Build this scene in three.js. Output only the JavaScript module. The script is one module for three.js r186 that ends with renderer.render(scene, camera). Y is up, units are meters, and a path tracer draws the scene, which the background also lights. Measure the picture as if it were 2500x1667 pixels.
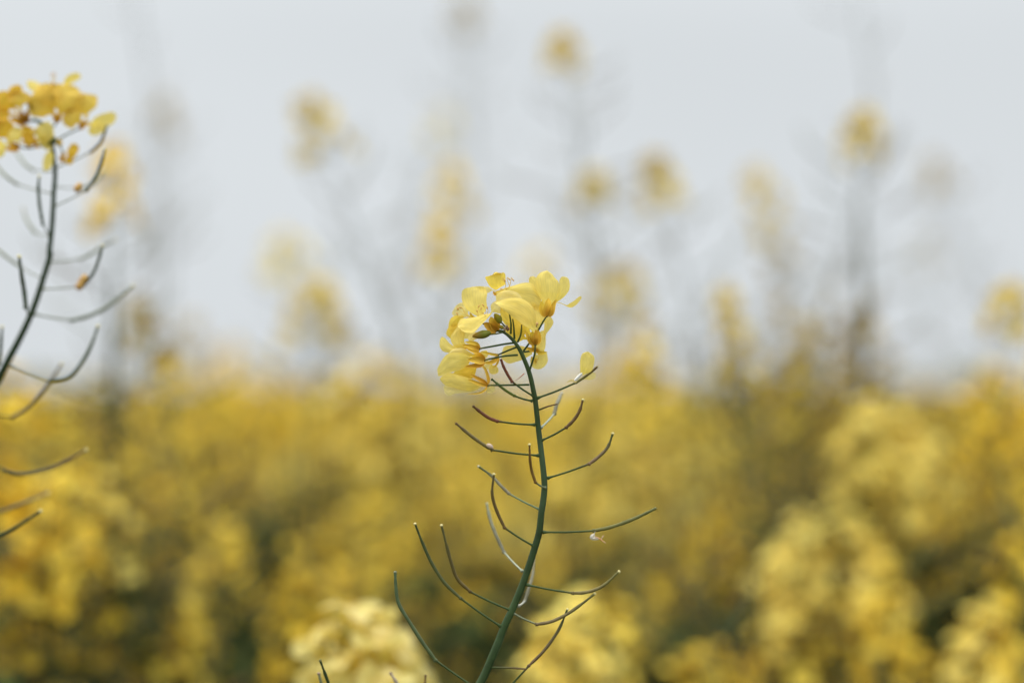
import * as THREE from 'three';
import { mergeGeometries } from 'three/addons/utils/BufferGeometryUtils.js';

// ------------------------------------------------------------------ camera, sky, sun, exposure
const scene = new THREE.Scene();
const TY = Math.tan(THREE.MathUtils.degToRad(9.6)), ASPECT = 1024 / 682;
const PITCH = THREE.MathUtils.degToRad(1.06), EYE = new THREE.Vector3(0, 1.3, 0), D0 = 0.75;
const camera = new THREE.PerspectiveCamera(19.2, ASPECT, 0.02, 3000);
camera.position.copy(EYE);
camera.lookAt(0, EYE.y + Math.sin(PITCH), -Math.cos(PITCH));
camera.focus = D0;
camera.userData.fStop = 2.85;
const renderer = new THREE.WebGLRenderer();
renderer.toneMapping = THREE.LinearToneMapping;
renderer.toneMappingExposure = 1.0;
renderer.shadowMap.enabled = true;

{ // even overcast, a little brighter overhead than at the horizon
  const W = 256, H = 128, d = new Float32Array(W * H * 4);
  for (let r = 0; r < H; r++) for (let c = 0; c < W; c++) {
    const el = ((r + 0.5) / H - 0.5) * Math.PI, s = Math.max(0, Math.sin(el)), k = (r * W + c) * 4;
    const lift = 1 + 2.0 * Math.pow(THREE.MathUtils.smoothstep(s, 0.16, 1), 0.8);
    const m = 0.955 + 0.075 * THREE.MathUtils.smoothstep(s, 0.2, 0.02);
    const az = c / W * 6.2832, cl = 1 + 0.014 * Math.sin(az * 5 + Math.sin(el * 9) * 1.3) + 0.012 * Math.sin(az * 13 + el * 21) + 0.012 * Math.sin(el * 33 + az * 7);
    d[k] = 0.722 * lift * m * cl; d[k + 1] = 0.762 * lift * m * cl; d[k + 2] = 0.785 * lift * (m + 0.006) * cl; d[k + 3] = 1;
  }
  const t = new THREE.DataTexture(d, W, H, THREE.RGBAFormat, THREE.FloatType);
  t.mapping = THREE.EquirectangularReflectionMapping; t.magFilter = THREE.LinearFilter; t.needsUpdate = true;
  scene.background = t; scene.environment = t;
}
const sun = new THREE.DirectionalLight(0xffeed2, 1.4);
sun.position.set(-3.0, 6, 0.6); sun.castShadow = true; sun.shadow.radius = 34;
Object.assign(sun.shadow.camera, { left: -4, right: 4, top: 4, bottom: -4, far: 20 });
scene.add(sun);

// ------------------------------------------------------------------ helpers
const V = (x, y, z) => new THREE.Vector3(x, y, z);
const { lerp, clamp, smoothstep } = THREE.MathUtils;
function rng(seed) { let a = seed >>> 0; return () => { a = (a + 0x6D2B79F5) | 0; let t = Math.imul(a ^ (a >>> 15), 1 | a); t = (t + Math.imul(t ^ (t >>> 7), 61 | t)) ^ t; return ((t ^ (t >>> 14)) >>> 0) / 4294967296; }; }
const hash = (i, j) => { const s = Math.sin(i * 127.1 + j * 311.7) * 43758.5453; return s - Math.floor(s); };
function vnoise(x, y) { const i = Math.floor(x), j = Math.floor(y), u = x - i, v = y - j, a = u * u * (3 - 2 * u), b = v * v * (3 - 2 * v); return lerp(lerp(hash(i, j), hash(i + 1, j), a), lerp(hash(i, j + 1), hash(i + 1, j + 1), a), b); }

camera.updateMatrixWorld(true);
const CR = V(1, 0, 0).transformDirection(camera.matrixWorld), CU = V(0, 1, 0).transformDirection(camera.matrixWorld), CF = V(0, 0, -1).transformDirection(camera.matrixWorld);
const MM = 2 * D0 * TY / 1667;                                        // metres per photo pixel where the lens is focused
// the place of a point seen at a pixel of the 2500 x 1667 photograph, at a depth in metres
function at(px, py, depth) {
  const x = (px / 1250 - 1) * TY * ASPECT * depth, y = -(py / 833.5 - 1) * TY * depth;
  return EYE.clone().addScaledVector(CR, x).addScaledVector(CU, y).addScaledVector(CF, depth);
}
// a measuring frame: origin and scale of a magnified view, base depth; z in mm towards the eye
const frame = (ox, oy, k, depth) => Object.assign((p, dz = 0) => at(ox + p[0] * k, oy + p[1] * k, depth - ((p[2] || 0) + dz) / 1000), { k, mm: k * MM * depth / D0 });

const used = new Map();
function numbered(n) { const k = used.get(n) || 0; used.set(n, k + 1); return k ? n + '_' + String(k).padStart(3, '0') : n; }
function mesh(name, geo, mat, parent, pos) {
  const m = new THREE.Mesh(geo, mat); m.name = name; m.castShadow = m.receiveShadow = true;
  if (pos) m.position.copy(pos);
  parent.add(m); return m;
}
function thing(name, label, category, pos, group) {
  const g = new THREE.Group(); g.name = numbered(name); g.position.copy(pos); g.userData = { label, category };
  if (group) g.userData.group = group;
  scene.add(g); return g;
}

// a tube of round section along points, radius and colour as functions of 0..1
function tube(pts, radius, color, seg = 24, rad = 8, caps = true) {
  const c = new THREE.CatmullRomCurve3(pts, false, 'centripetal'), P = [], N = [], C = [], I = [];
  const q = [], tn = [];
  for (let i = 0; i <= seg; i++) { q.push(c.getPoint(i / seg)); }
  for (let i = 0; i <= seg; i++) tn.push(q[Math.min(seg, i + 1)].clone().sub(q[Math.max(0, i - 1)]).normalize());
  let n = Math.abs(tn[0].y) < 0.9 ? V(0, 1, 0) : V(1, 0, 0);
  for (let i = 0; i <= seg; i++) {
    n = n.clone().addScaledVector(tn[i], -n.dot(tn[i])).normalize();
    const b = tn[i].clone().cross(n), r = radius(i / seg);
    for (let j = 0; j < rad; j++) {
      const a = j / rad * Math.PI * 2, dir = n.clone().multiplyScalar(Math.cos(a)).addScaledVector(b, Math.sin(a));
      const p = q[i].clone().addScaledVector(dir, r), col = color(i / seg, a, p);
      P.push(p.x, p.y, p.z); N.push(dir.x, dir.y, dir.z); C.push(...col);
    }
  }
  for (let i = 0; i < seg; i++) for (let j = 0; j < rad; j++) {
    const a = i * rad + j, b = i * rad + (j + 1) % rad; I.push(a, b, a + rad, b, b + rad, a + rad);
  }
  if (caps) for (const [i, s] of [[0, -1], [seg, 1]]) {
    const k = P.length / 3, p = q[i].clone().addScaledVector(tn[i], s * radius(i / seg) * 0.6);
    P.push(p.x, p.y, p.z); N.push(tn[i].x * s, tn[i].y * s, tn[i].z * s); C.push(...color(i / seg, 0, p));
    for (let j = 0; j < rad; j++) { const a = i * rad + j, b = i * rad + (j + 1) % rad; s > 0 ? I.push(a, b, k) : I.push(b, a, k); }
  }
  return build(P, N, C, null, I);
}
function build(P, N, C, U, I) {
  const g = new THREE.BufferGeometry();
  g.setAttribute('position', new THREE.Float32BufferAttribute(P, 3));
  if (C) g.setAttribute('color', new THREE.Float32BufferAttribute(C, 3));
  g.setAttribute('uv', new THREE.Float32BufferAttribute(U || new Array(P.length / 3 * 2).fill(0.5), 2));
  g.setIndex(I);
  if (N) g.setAttribute('normal', new THREE.Float32BufferAttribute(N, 3)); else g.computeVertexNormals();
  return g;
}
// a knob: a slightly lumpy ellipsoid
function knob(p, r, color, stretch = 1, dir = V(0, 1, 0), w = 8, h = 6) {
  const g = new THREE.SphereGeometry(r, w, h); g.scale(1, stretch, 1);
  g.applyQuaternion(new THREE.Quaternion().setFromUnitVectors(V(0, 1, 0), dir.clone().normalize())); g.translate(p.x, p.y, p.z);
  const C = []; for (let i = 0; i < g.attributes.position.count; i++) C.push(...color);
  g.setAttribute('color', new THREE.Float32BufferAttribute(C, 3));
  return g;
}
// a petal or a sepal: a sheet along points, of the given full width; side is its direction across
function blade(pts, w, o = {}) {
  const { side, tw = 0, cup = 0, curl = 0, ruffle = 0, kind = 'petal', claw = 0.3, nu = 14, nv = 8, seed = 1, tint, view = CF } = o;
  const c = new THREE.CatmullRomCurve3(pts, false, 'centripetal'), P = [], C = [], U = [], I = [];
  const len = c.getLength();
  for (let i = 0; i <= nu; i++) {
    const f = i / nu, t = lerp(f, Math.sin(f * Math.PI / 2), 0.75), p = c.getPoint(t), T = c.getTangent(Math.min(0.985, Math.max(0.015, t)));
    let S = (side ? side.clone() : T.clone().cross(view)); S.addScaledVector(T, -S.dot(T)).normalize();
    if (tw) S.applyAxisAngle(T, tw + (o.twist || 0) * t);
    const Nn = S.clone().cross(T).normalize();
    let prof;
    if (kind === 'petal') {
      const s = clamp((t - claw * 0.7) / (1 - claw * 0.7), 0, 1), ss = Math.pow(s, 1.35);
      const limb = Math.pow(Math.max(0, 1 - Math.pow(Math.abs(2 * ss - 1), 2.5)), 0.5);
      prof = Math.max(0.13 * (1 - smoothstep(t, 0.75, 1)), limb * smoothstep(s, 0, 0.35), 0.10 * smoothstep(t, 0.8, 1));
    } else prof = Math.min(1, 0.5 + 2.2 * t) * Math.pow(1 - Math.pow(t, 2.6) * 0.985, 0.75);
    for (let j = 0; j <= nv; j++) {
      const v = j / nv * 2 - 1, e = Math.abs(v), wob = kind === 'petal' ? 1 + 0.22 * (vnoise(t * 3.2 + seed * 1.7, (v > 0 ? 5 : 9) + seed * 0.61) - 0.5) * smoothstep(e, 0, 0.6) : 1;
      const q = p.clone().addScaledVector(S, v * prof * w * wob / 2);
      let d = cup * w * (v * v - 0.3) * prof + curl * w * Math.pow(t, 3) * 0.5;
      if (ruffle) d += ruffle * w * (vnoise(v * 2.2 + seed * 7.3, t * 3.5 + seed) - 0.5) * 2 * (0.25 + 0.75 * e) * smoothstep(t, 0.3, 0.8);
      q.addScaledVector(Nn, d);
      if (kind === 'petal') q.addScaledVector(T, len * smoothstep(t, 0.7, 1) * ((vnoise(v * 3 + seed * 3.1, seed) - 0.5) * 0.10 - 0.05 * Math.exp(-v * v * 10)) * (1 - e * 0.5));
      P.push(q.x, q.y, q.z); U.push((v + 1) / 2, t);
      if (tint) C.push(...tint(t, v));
    }
  }
  for (let i = 0; i < nu; i++) for (let j = 0; j < nv; j++) { const a = i * (nv + 1) + j; I.push(a, a + 1, a + nv + 1, a + 1, a + nv + 2, a + nv + 1); }
  return build(P, null, tint ? C : null, U, I);
}

// a petal between its two measured edges (each from the claw to the tip), bulging by a share of its width
function sheet(Lp, Rp, o = {}) {
  const { bulge = 0.16, ruffle = 0.07, seed = 1, nu = 26, nv = 16, roll = 0 } = o, P = [], U = [], I = [];
  const a = new THREE.CatmullRomCurve3(Lp, false, 'centripetal'), b = new THREE.CatmullRomCurve3(Rp, false, 'centripetal');
  const m0 = a.getPoint(0.5).distanceTo(b.getPoint(0.5)), tang = a.getPoint(0.7).add(b.getPoint(0.7)).sub(a.getPoint(0.2)).sub(b.getPoint(0.2)).normalize();
  for (let i = 0; i <= nu; i++) {
    const t = i / nu, l = a.getPoint(t), r = b.getPoint(t), S = r.clone().sub(l), w = S.length(); S.normalize();
    const N = S.clone().cross(tang).normalize(); if (N.dot(CF) > 0) N.negate();
    for (let j = 0; j <= nv; j++) {
      const v = j / nv * 2 - 1, p = l.clone().lerp(r, (v + 1) / 2), e = v * v;
      const d = 0.85 * bulge * w * (1 - e) * (0.6 + 0.4 * Math.sin(t * Math.PI)) + ruffle * m0 * (vnoise(v * 1.6 + seed * 7.3, t * 2.6 + seed * 2.1) - 0.5) * 2 * smoothstep(t, 0.1, 0.5) + roll * w * smoothstep(Math.abs(v), 0.55, 1) * (v > 0 ? 1 : 0)
        + 0.04 * m0 * (vnoise(v * 3.6 + seed, t * 5 + seed) - 0.5);
      p.addScaledVector(N, d); P.push(p.x, p.y, p.z); U.push((v + 1) / 2, 0.25 + 0.75 * t);
    }
  }
  for (let i = 0; i < nu; i++) for (let j = 0; j < nv; j++) { const k = i * (nv + 1) + j; I.push(k, k + 1, k + nv + 1, k + 1, k + nv + 2, k + nv + 1); }
  return build(P, null, null, U, I);
}

// ------------------------------------------------------------------ materials
function tex(w, h, f, srgb) {
  const d = new Uint8Array(w * h * 4);
  for (let y = 0; y < h; y++) for (let x = 0; x < w; x++) { const c = f(x / w, y / h), k = (y * w + x) * 4; d[k] = clamp(c[0], 0, 1) * 255; d[k + 1] = clamp(c[1], 0, 1) * 255; d[k + 2] = clamp(c[2], 0, 1) * 255; d[k + 3] = 255; }
  const t = new THREE.DataTexture(d, w, h); t.magFilter = THREE.LinearFilter; t.minFilter = THREE.LinearMipmapLinearFilter; t.generateMipmaps = true;
  t.wrapS = t.wrapT = THREE.RepeatWrapping; if (srgb) t.colorSpace = THREE.SRGBColorSpace; t.needsUpdate = true; return t;
}
const vein = (u, v) => { // fan of fine veins from the claw, branching outwards
  const x = (u - 0.5) * 2, a = x / (0.25 + v), n = vnoise(u * 9, v * 7) * 0.9;
  return Math.pow(Math.abs(Math.sin(a * 13 + n)), 6) * 0.6 + Math.pow(Math.abs(Math.sin(a * 31 + n * 2 + v * 3)), 8) * 0.4 * smoothstep(v, 0.35, 0.7);
};
const petalMap = tex(256, 256, (u, v) => {
  const b = 0.94 + 0.06 * vnoise(u * 14, v * 14) - 0.045 * vein(u, v), pale = smoothstep(v, 0.45, 0.05) * 0.5;
  return [b, b * (0.985 + 0.015 * v) , lerp(b * lerp(0.85, 1.0, v), 1, pale) ];
}, true);
const petalBump = tex(256, 256, (u, v) => { const k = 0.5 + 0.3 * vein(u, v) + 0.3 * vnoise(u * 20, v * 20); return [k, k, k]; });
const phys = (o) => new THREE.MeshPhysicalMaterial({ side: THREE.DoubleSide, ...o });
const col = (r, g, b) => new THREE.Color().setRGB(r, g, b);
const petalMat = (r, g, b) => phys({ color: col(r, g, b), map: petalMap, bumpMap: petalBump, bumpScale: 0.00008, roughness: 0.8, transmission: 0.5, thickness: 0, specularIntensity: 0.35 });
const M = {
  petal: petalMat(0.97, 0.80, 0.21), petalDeep: petalMat(0.96, 0.74, 0.11), petalPale: petalMat(0.98, 0.85, 0.34), petalLemon: petalMat(0.97, 0.86, 0.32), petalOld: petalMat(0.90, 0.65, 0.11), petalOldDeep: petalMat(0.86, 0.55, 0.05),
  sepal: phys({ vertexColors: true, roughness: 0.6, transmission: 0.2, thickness: 0, specularIntensity: 0.4 }),
  green: phys({ vertexColors: true, roughness: 0.5, specularIntensity: 0.35 }),
  white: phys({ color: col(0.75, 0.70, 0.60), roughness: 0.8, transmission: 0.35, thickness: 0 }),
  leaf: phys({ vertexColors: true, roughness: 0.9, transmission: 0.15, thickness: 0, specularIntensity: 0.08 }),
  far: phys({ vertexColors: true, roughness: 0.8, transmission: 0.28, thickness: 0, specularIntensity: 0.3 }),
};
// own colours of stems, pods and sepals, with a fine mottling of the surface
const mot = (p, k = 0.18) => 1 + k * (vnoise(p.x * 900 + p.z * 500, p.y * 900) - 0.5) * 2;
const grad = (stops) => (t, a, p) => {
  let i = 0; while (i < stops.length - 2 && t > stops[i + 1][0]) i++;
  const [t0, ...A] = stops[i], [t1, ...B] = stops[i + 1], f = clamp((t - t0) / (t1 - t0), 0, 1), m = p ? mot(p) : 1;
  return [0, 1, 2].map((c) => lerp(A[c], B[c], f) * m);
};
const ridged = (g) => (t, a, p) => { const k = 1 + 0.14 * Math.cos(a * 5) + 0.5 * (vnoise(p.x * 160 + 9, p.y * 90) - 0.5) + 0.25 * (vnoise(p.x * 500, p.y * 260) - 0.5), w = smoothstep(vnoise(p.x * 90 + 3, p.y * 55 + 2), 0.55, 0.9) * 0.35; return g(t, a, p).map((c, i) => lerp(c * k, [0.10, 0.15, 0.09][i], w)); };
const DSTEM = [0.036, 0.042, 0.013];
const along = (st) => (t) => { let i = 0; while (i < st.length - 2 && t > st[i + 1][0]) i++; return lerp(st[i][1], st[i + 1][1], clamp((t - st[i][0]) / (st[i + 1][0] - st[i][0]), 0, 1)); };
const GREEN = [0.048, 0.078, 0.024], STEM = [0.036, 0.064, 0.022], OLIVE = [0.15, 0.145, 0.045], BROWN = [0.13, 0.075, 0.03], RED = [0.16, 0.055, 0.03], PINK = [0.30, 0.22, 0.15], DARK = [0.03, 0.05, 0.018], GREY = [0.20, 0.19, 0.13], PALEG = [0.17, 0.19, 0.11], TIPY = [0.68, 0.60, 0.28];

// ------------------------------------------------------------------ the ground
{
  const g = new THREE.PlaneGeometry(2000, 2000, 1, 1); g.rotateX(-Math.PI / 2);
  const uv = g.attributes.uv; for (let i = 0; i < uv.count; i++) uv.setXY(i, uv.getX(i) * 1000, uv.getY(i) * 1000);
  const map = tex(512, 512, (u, v) => { const n = 0.5 * vnoise(u * 16, v * 16) + 0.3 * vnoise(u * 50, v * 50) + 0.2 * vnoise(u * 150, v * 150); return [0.20 + 0.16 * n, 0.19 + 0.18 * n, 0.11 + 0.09 * n]; }, true);
  const m = mesh('ground', g, new THREE.MeshStandardMaterial({ map, roughness: 0.95 }), scene); m.castShadow = false;
  m.userData.kind = 'structure';
}

// ------------------------------------------------------------------ plant building blocks
class Plant {
  constructor(name, label, category, foot, group) { this.g = thing(name, label, category, foot, group); this.o = foot; }
  loc(p) { return p.clone().sub(this.o); }
  stem(pts, radius, color = grad([[0, ...STEM], [1, ...STEM]]), seg = 90, rad = 14) { this.stemMesh = mesh('stem', tube(pts.map((p) => this.loc(p)), radius, color, seg, rad), M.green, this.g); return this.stemMesh; }
  // a seed pod on its stalk: base, joint, points of the pod, tip
  pod(F, base, joint, body, c1, c2, o = {}) {
    const dz = o.z || 0, zz = (p, f) => this.loc(F(p, dz * f)), { r: r0 = 0.00047, rs = 0.0004, stalk = GREEN, tip = TIPY } = o;
    const r = r0 * 1.3, B = zz(base, o.zb ?? 0.1), J = zz(joint, 0.7), pts = [J, ...body.map((p, i) => zz(p, lerp(0.75, 1, i / Math.max(1, body.length - 1))))];
    const end = pts[pts.length - 1], dir = end.clone().sub(pts[pts.length - 2]).normalize(), ph = base[0] * 0.37;
    const prof = (t) => r * (0.72 + 0.33 * smoothstep(t, 0, 0.1) - 0.08 * t - 0.42 * smoothstep(t, 0.72, 0.84) * (o.beak ?? 0.7)) * (1 + 0.10 * Math.sin(t * 55 + ph) * smoothstep(t, 0.75, 0.6) + 0.05 * Math.sin(t * 23 + ph * 2));
    const body1 = tube(pts, prof, grad([[0, ...c1], [0.55, ...c1.map((x, i) => lerp(x, c2[i], 0.35))], [1, ...c2]]), 30, 9);
    const tipk = knob(end.clone().addScaledVector(dir, r * 0.3), r * 1.0, tip, 0.8, dir);
    const jk = knob(J, r * 1.28, c1.map((x) => x * 0.9), 0.8, dir);
    const geos = [body1, tipk, jk];
    for (let k = 0; k < 3; k++) { const a = k * 2.1 + ph, d = V(Math.cos(a), Math.sin(a) - 0.4, Math.sin(a * 1.7)).normalize(); geos.push(knob(J.clone().addScaledVector(d, r * 1.0), r * 0.38, c1, 1.6, d, 6, 4)); }
    const m = mesh('pod', mergeGeometries(geos), M.green, this.g);
    const mid = B.clone().lerp(J, 0.5).add(V(0, (o.sag ?? -0.00025), 0));
    mesh('pod_stalk', tube([B, mid, J], (t) => rs * (1.9 - 1.0 * smoothstep(t, 0, 0.10) + 0.15 * smoothstep(t, 0.85, 1)), grad([[0, ...stalk], [0.75, ...stalk], [1, ...stalk.map((x, i) => lerp(x, c1[i], 0.5))]]), 14, 8), M.green, m);
    return m;
  }
  // a flower: stalk points, last is the receptacle; petals and sepals measured one by one
  flower(F, stalk, o) {
    const pts = stalk.map((p) => this.loc(F(p))), rec = pts[pts.length - 1], dir = rec.clone().sub(pts[pts.length - 2]).normalize();
    const geos = [tube(pts, (t) => 0.00034 * (1.15 - 0.2 * t), grad([[0, ...GREEN], [0.8, ...GREEN], [1, ...OLIVE]]), 16, 8), knob(rec, 0.0006, OLIVE, 0.8, dir)];
    const m = mesh(o.name || 'flower', mergeGeometries(geos), M.green, this.g);
    let s = (stalk[0][0] | 0) % 97 + 1;
    for (const p of o.edges || []) {
      const G = p.F || F, z0 = p.z?.[0] ?? 0, z1 = p.z?.[1] ?? z0, e = (q, dz) => q.map((x, i) => this.loc(G([x[0], x[1], lerp(z0, z1, i / (q.length - 1)) + dz])));
      mesh('petal', sheet(e(p.l, p.dz?.[0] ?? 0), e(p.r, p.dz?.[1] ?? 0), { bulge: p.bulge, ruffle: p.ruffle, roll: p.roll, seed: s++ }), M[p.m || 'petal'], m);
    }
    for (const p of o.petals || []) {
      const w = p.w * F.mm * (o.wide || 1.1);
      mesh('petal', blade(p.p.map((q) => this.loc(F(q))), w, { cup: p.cup ?? 0.14, ruffle: p.ruffle ?? 0.15, curl: p.curl || 0, tw: p.tw || (o.crumple || 0) * (hash(s, 3) - 0.5) * 1.6, twist: p.twist || (o.crumple || 0) * (hash(s, 8) - 0.5), claw: p.claw ?? 0.28, seed: s++, nu: 18, nv: 10 }), M[p.m || 'petal'], m);
    }
    for (const p of o.sepals || []) {
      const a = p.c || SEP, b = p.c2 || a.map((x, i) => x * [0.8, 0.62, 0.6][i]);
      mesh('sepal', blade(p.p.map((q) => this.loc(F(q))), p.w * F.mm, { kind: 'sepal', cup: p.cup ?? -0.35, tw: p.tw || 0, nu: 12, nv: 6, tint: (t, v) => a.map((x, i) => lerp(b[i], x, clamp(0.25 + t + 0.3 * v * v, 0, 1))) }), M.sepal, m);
    }
    for (const p of o.stamens || []) {
      const q = p.map((x) => this.loc(F(x))), e = q[q.length - 1];
      mesh('stamen', mergeGeometries([tube(q, () => 0.00013, () => [0.85, 0.62, 0.14], 10, 5), knob(e, 0.00026, [0.75, 0.45, 0.12], 2.6, e.clone().sub(q[q.length - 2]), 6, 5)]), M.sepal, m);
    }
    return m;
  }
}
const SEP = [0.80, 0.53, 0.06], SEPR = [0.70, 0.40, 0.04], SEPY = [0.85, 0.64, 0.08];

// ------------------------------------------------------------------ the sharp plant in the middle
const Z1 = frame(1030, 630, 0.2232, D0), Z2 = frame(950, 930, 0.2891, D0), Z3 = frame(700, 1260, 0.38265, D0);
const A = frame(1050, 650, 0.11482, D0), B = frame(1050, 800, 0.11482, D0), C = frame(1210, 650, 0.19772, D0);
{
  const foot = V(-0.09, 0, -0.72);
  const P = new Plant('rapeseed_plant', 'sharp rapeseed plant with bent green stem, many slim pods and drooping yellow flower head', 'rapeseed plant', foot);
  const top = [[820, 785], [900, 815], [970, 870], [1030, 940], [1080, 1020], [1120, 1110], [1160, 1210], [1190, 1310], [1214, 1420]].map((p) => Z1(p));
  const mid = [[1232, 150], [1250, 300], [1265, 440], [1280, 560], [1294, 680], [1307, 800], [1312, 900], [1303, 1000], [1285, 1120]].map((p) => Z2(p));
  const low = [[1611, 100], [1580, 210], [1535, 350], [1500, 450], [1437, 600], [1390, 700], [1352, 800], [1310, 900], [1268, 1000], [1236, 1064], [1120, 1280]].map((p) => Z3(p));
  const path = [foot, V(-0.088, 0.35, -0.725), V(-0.075, 0.75, -0.735), at(1010, 2300, 0.745), ...[...top, ...mid, ...low].reverse()];
  P.stem(path, along([[0, 0.0042], [0.1, 0.002], [0.156, 0.00155], [0.47, 0.00122], [0.72, 0.00096], [0.875, 0.00076], [0.94, 0.0006], [1, 0.0004]]), ridged(grad([[0, 0.10, 0.14, 0.06], [0.2, ...STEM], [0.5, 0.038, 0.066, 0.024], [0.9, 0.042, 0.068, 0.022], [1, 0.07, 0.10, 0.03]])), 260, 16);
  // pods, from the flowers down
  P.pod(Z1, [1222, 1512], [985, 1350], [[930, 1260], [890, 1180], [868, 1118]], RED, RED, { r: 0.00042, z: 3, tip: RED, beak: 0.3 });
  P.pod(Z1, [1205, 1562], [1010, 1505], [[920, 1450], [830, 1380], [770, 1330]], [0.13, 0.16, 0.03], GREEN, { r: 0.00040, z: -1, tip: GREEN });
  const petalPod = P.pod(Z1, [1265, 1530], [1690, 1360], [[1780, 1300], [1860, 1240], [1915, 1192]], OLIVE, BROWN, { r: 0.00038, z: 2, beak: 0.2, tip: [0.3, 0.25, 0.12] });
  P.pod(Z2, [1230, 370], [915, 340], [[850, 316], [780, 270], [740, 238], [716, 218]], RED, [0.10, 0.055, 0.02], { z: 2, tip: BROWN });
  const budPod = P.pod(Z2, [1262, 630], [870, 582], [[800, 540], [700, 470], [620, 405], [570, 363]], [0.15, 0.12, 0.04], [0.12, 0.08, 0.035], { z: 2, tip: BROWN });
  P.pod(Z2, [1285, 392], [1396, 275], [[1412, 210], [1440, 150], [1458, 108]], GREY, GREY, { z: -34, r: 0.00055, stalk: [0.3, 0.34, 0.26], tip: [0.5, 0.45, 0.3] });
  mesh('pod_stalk', tube([P.loc(Z2([1270, 242])), P.loc(Z2([1340, 215, 2])), P.loc(Z2([1420, 195, 5]))], (t) => 0.00036 - 0.0001 * t, grad([[0, ...GREEN], [0.5, ...BROWN], [1, ...BROWN]]), 10, 7), M.green, P.g);
  P.pod(Z2, [1288, 502], [1497, 392], [[1560, 330], [1612, 245], [1635, 162]], BROWN, [0.15, 0.095, 0.04], { z: 2 });
  P.pod(Z2, [1338, 820], [1690, 700], [[1775, 636], [1845, 560], [1888, 448]], [0.21, 0.135, 0.075], GREEN, { z: -3 });
  P.pod(Z2, [1316, 902], [1235, 855], [[1205, 765], [1190, 670], [1185, 540]], [0.16, 0.09, 0.02], BROWN, { z: 10, r: 0.00042, stalk: PALEG, tip: TIPY });
  P.pod(Z2, [1272, 1085], [1010, 950], [[940, 882], [870, 806], [758, 724]], [0.24, 0.21, 0.14], GREEN, { z: -15, r: 0.00045, stalk: [0.12, 0.17, 0.09], tip: [0.6, 0.56, 0.36] });
  P.pod(Z2, [1216, 1392], [975, 1240], [[920, 1125], [880, 1010], [870, 940], [884, 792]], [0.13, 0.08, 0.025], [0.105, 0.085, 0.03], { z: 4 });
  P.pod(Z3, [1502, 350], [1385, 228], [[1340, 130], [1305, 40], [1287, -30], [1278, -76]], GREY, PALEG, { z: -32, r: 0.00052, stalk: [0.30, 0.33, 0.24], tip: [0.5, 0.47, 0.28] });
  const dryPod = P.pod(Z2, [1300, 1277], [1730, 1265], [[1860, 1238], [2050, 1172], [2245, 1080]], OLIVE, [0.11, 0.12, 0.04], { z: 2, tip: OLIVE, r: 0.0005, beak: 0.35 });
  P.pod(Z3, [1532, 438], [1825, 490], [[1905, 487], [2010, 450], [2118, 356]], [0.19, 0.15, 0.06], OLIVE, { z: 3 });
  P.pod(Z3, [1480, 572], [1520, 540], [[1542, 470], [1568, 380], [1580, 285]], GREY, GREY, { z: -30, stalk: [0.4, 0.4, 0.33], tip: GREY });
  P.pod(Z3, [1443, 618], [1595, 690], [[1680, 675], [1780, 630], [1880, 562], [1963, 497]], [0.17, 0.125, 0.06], OLIVE, { z: 2, stalk: PALEG, tip: TIPY });
  mesh('pod_stalk', tube([P.loc(Z3([1290, 966])), P.loc(Z3([1420, 968, 3])), P.loc(Z3([1528, 976, 8]))], (t) => 0.0004 - 0.00006 * t, grad([[0, ...GREEN], [1, ...BROWN]]), 10, 7), M.green, P.g);
  P.pod(Z3, [1330, 1180], [1545, 955], [[1640, 860], [1735, 725], [1790, 597]], [0.15, 0.095, 0.05], GREEN, { z: 1, r: 0.00044 });
  P.pod(Z3, [1425, 600], [1170, 482], [[1088, 400], [1050, 300], [1020, 190], [988, 62]], [0.10, 0.07, 0.02], [0.085, 0.085, 0.03], { z: 3 });
  P.pod(Z3, [1362, 702], [1110, 525], [[1010, 430], [930, 310], [870, 180], [820, 52]], [0.09, 0.10, 0.035], DARK, { z: 4 });
  P.pod(Z3, [1250, 1125], [950, 920], [[870, 810], [780, 670], [712, 552], [697, 460], [692, 362]], [0.085, 0.11, 0.045], [0.085, 0.13, 0.065], { z: 3, r: 0.00052, tip: PALEG, beak: 0.4 });
  // young pistils standing up from the tip of the stem
  for (const [F, ...q] of [[C, [186, 832, 3], [190, 720, 4], [180, 640, 4], [165, 560, 4]], [C, [232, 895, 2], [226, 770, 3], [211, 652, 3]], [C, [272, 935, -2], [308, 850, -2], [322, 722, -2]]])
    mesh('young_pod', tube(q.map((p) => P.loc(F(p))), (t) => 0.0004 * (1 - 0.35 * t), grad([[0, ...GREEN], [0.8, 0.11, 0.13, 0.03], [1, 0.2, 0.17, 0.04]]), 14, 8), M.green, P.g);
  mesh('young_pod', mergeGeometries([tube([[503, 745, -1], [488, 680, 0], [470, 640, 0], [455, 604, 0]].map((p) => P.loc(C(p))), (t) => 0.00028 - 0.00007 * t, grad([[0, ...OLIVE], [0.3, 0.5, 0.2, 0.08], [1, 0.55, 0.3, 0.06]]), 10, 6), knob(P.loc(C([500, 714, 0])), 0.0007, [0.62, 0.38, 0.16]), knob(P.loc(C([512, 706, 0])), 0.0005, [0.65, 0.45, 0.2])]), M.green, P.g);
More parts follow.
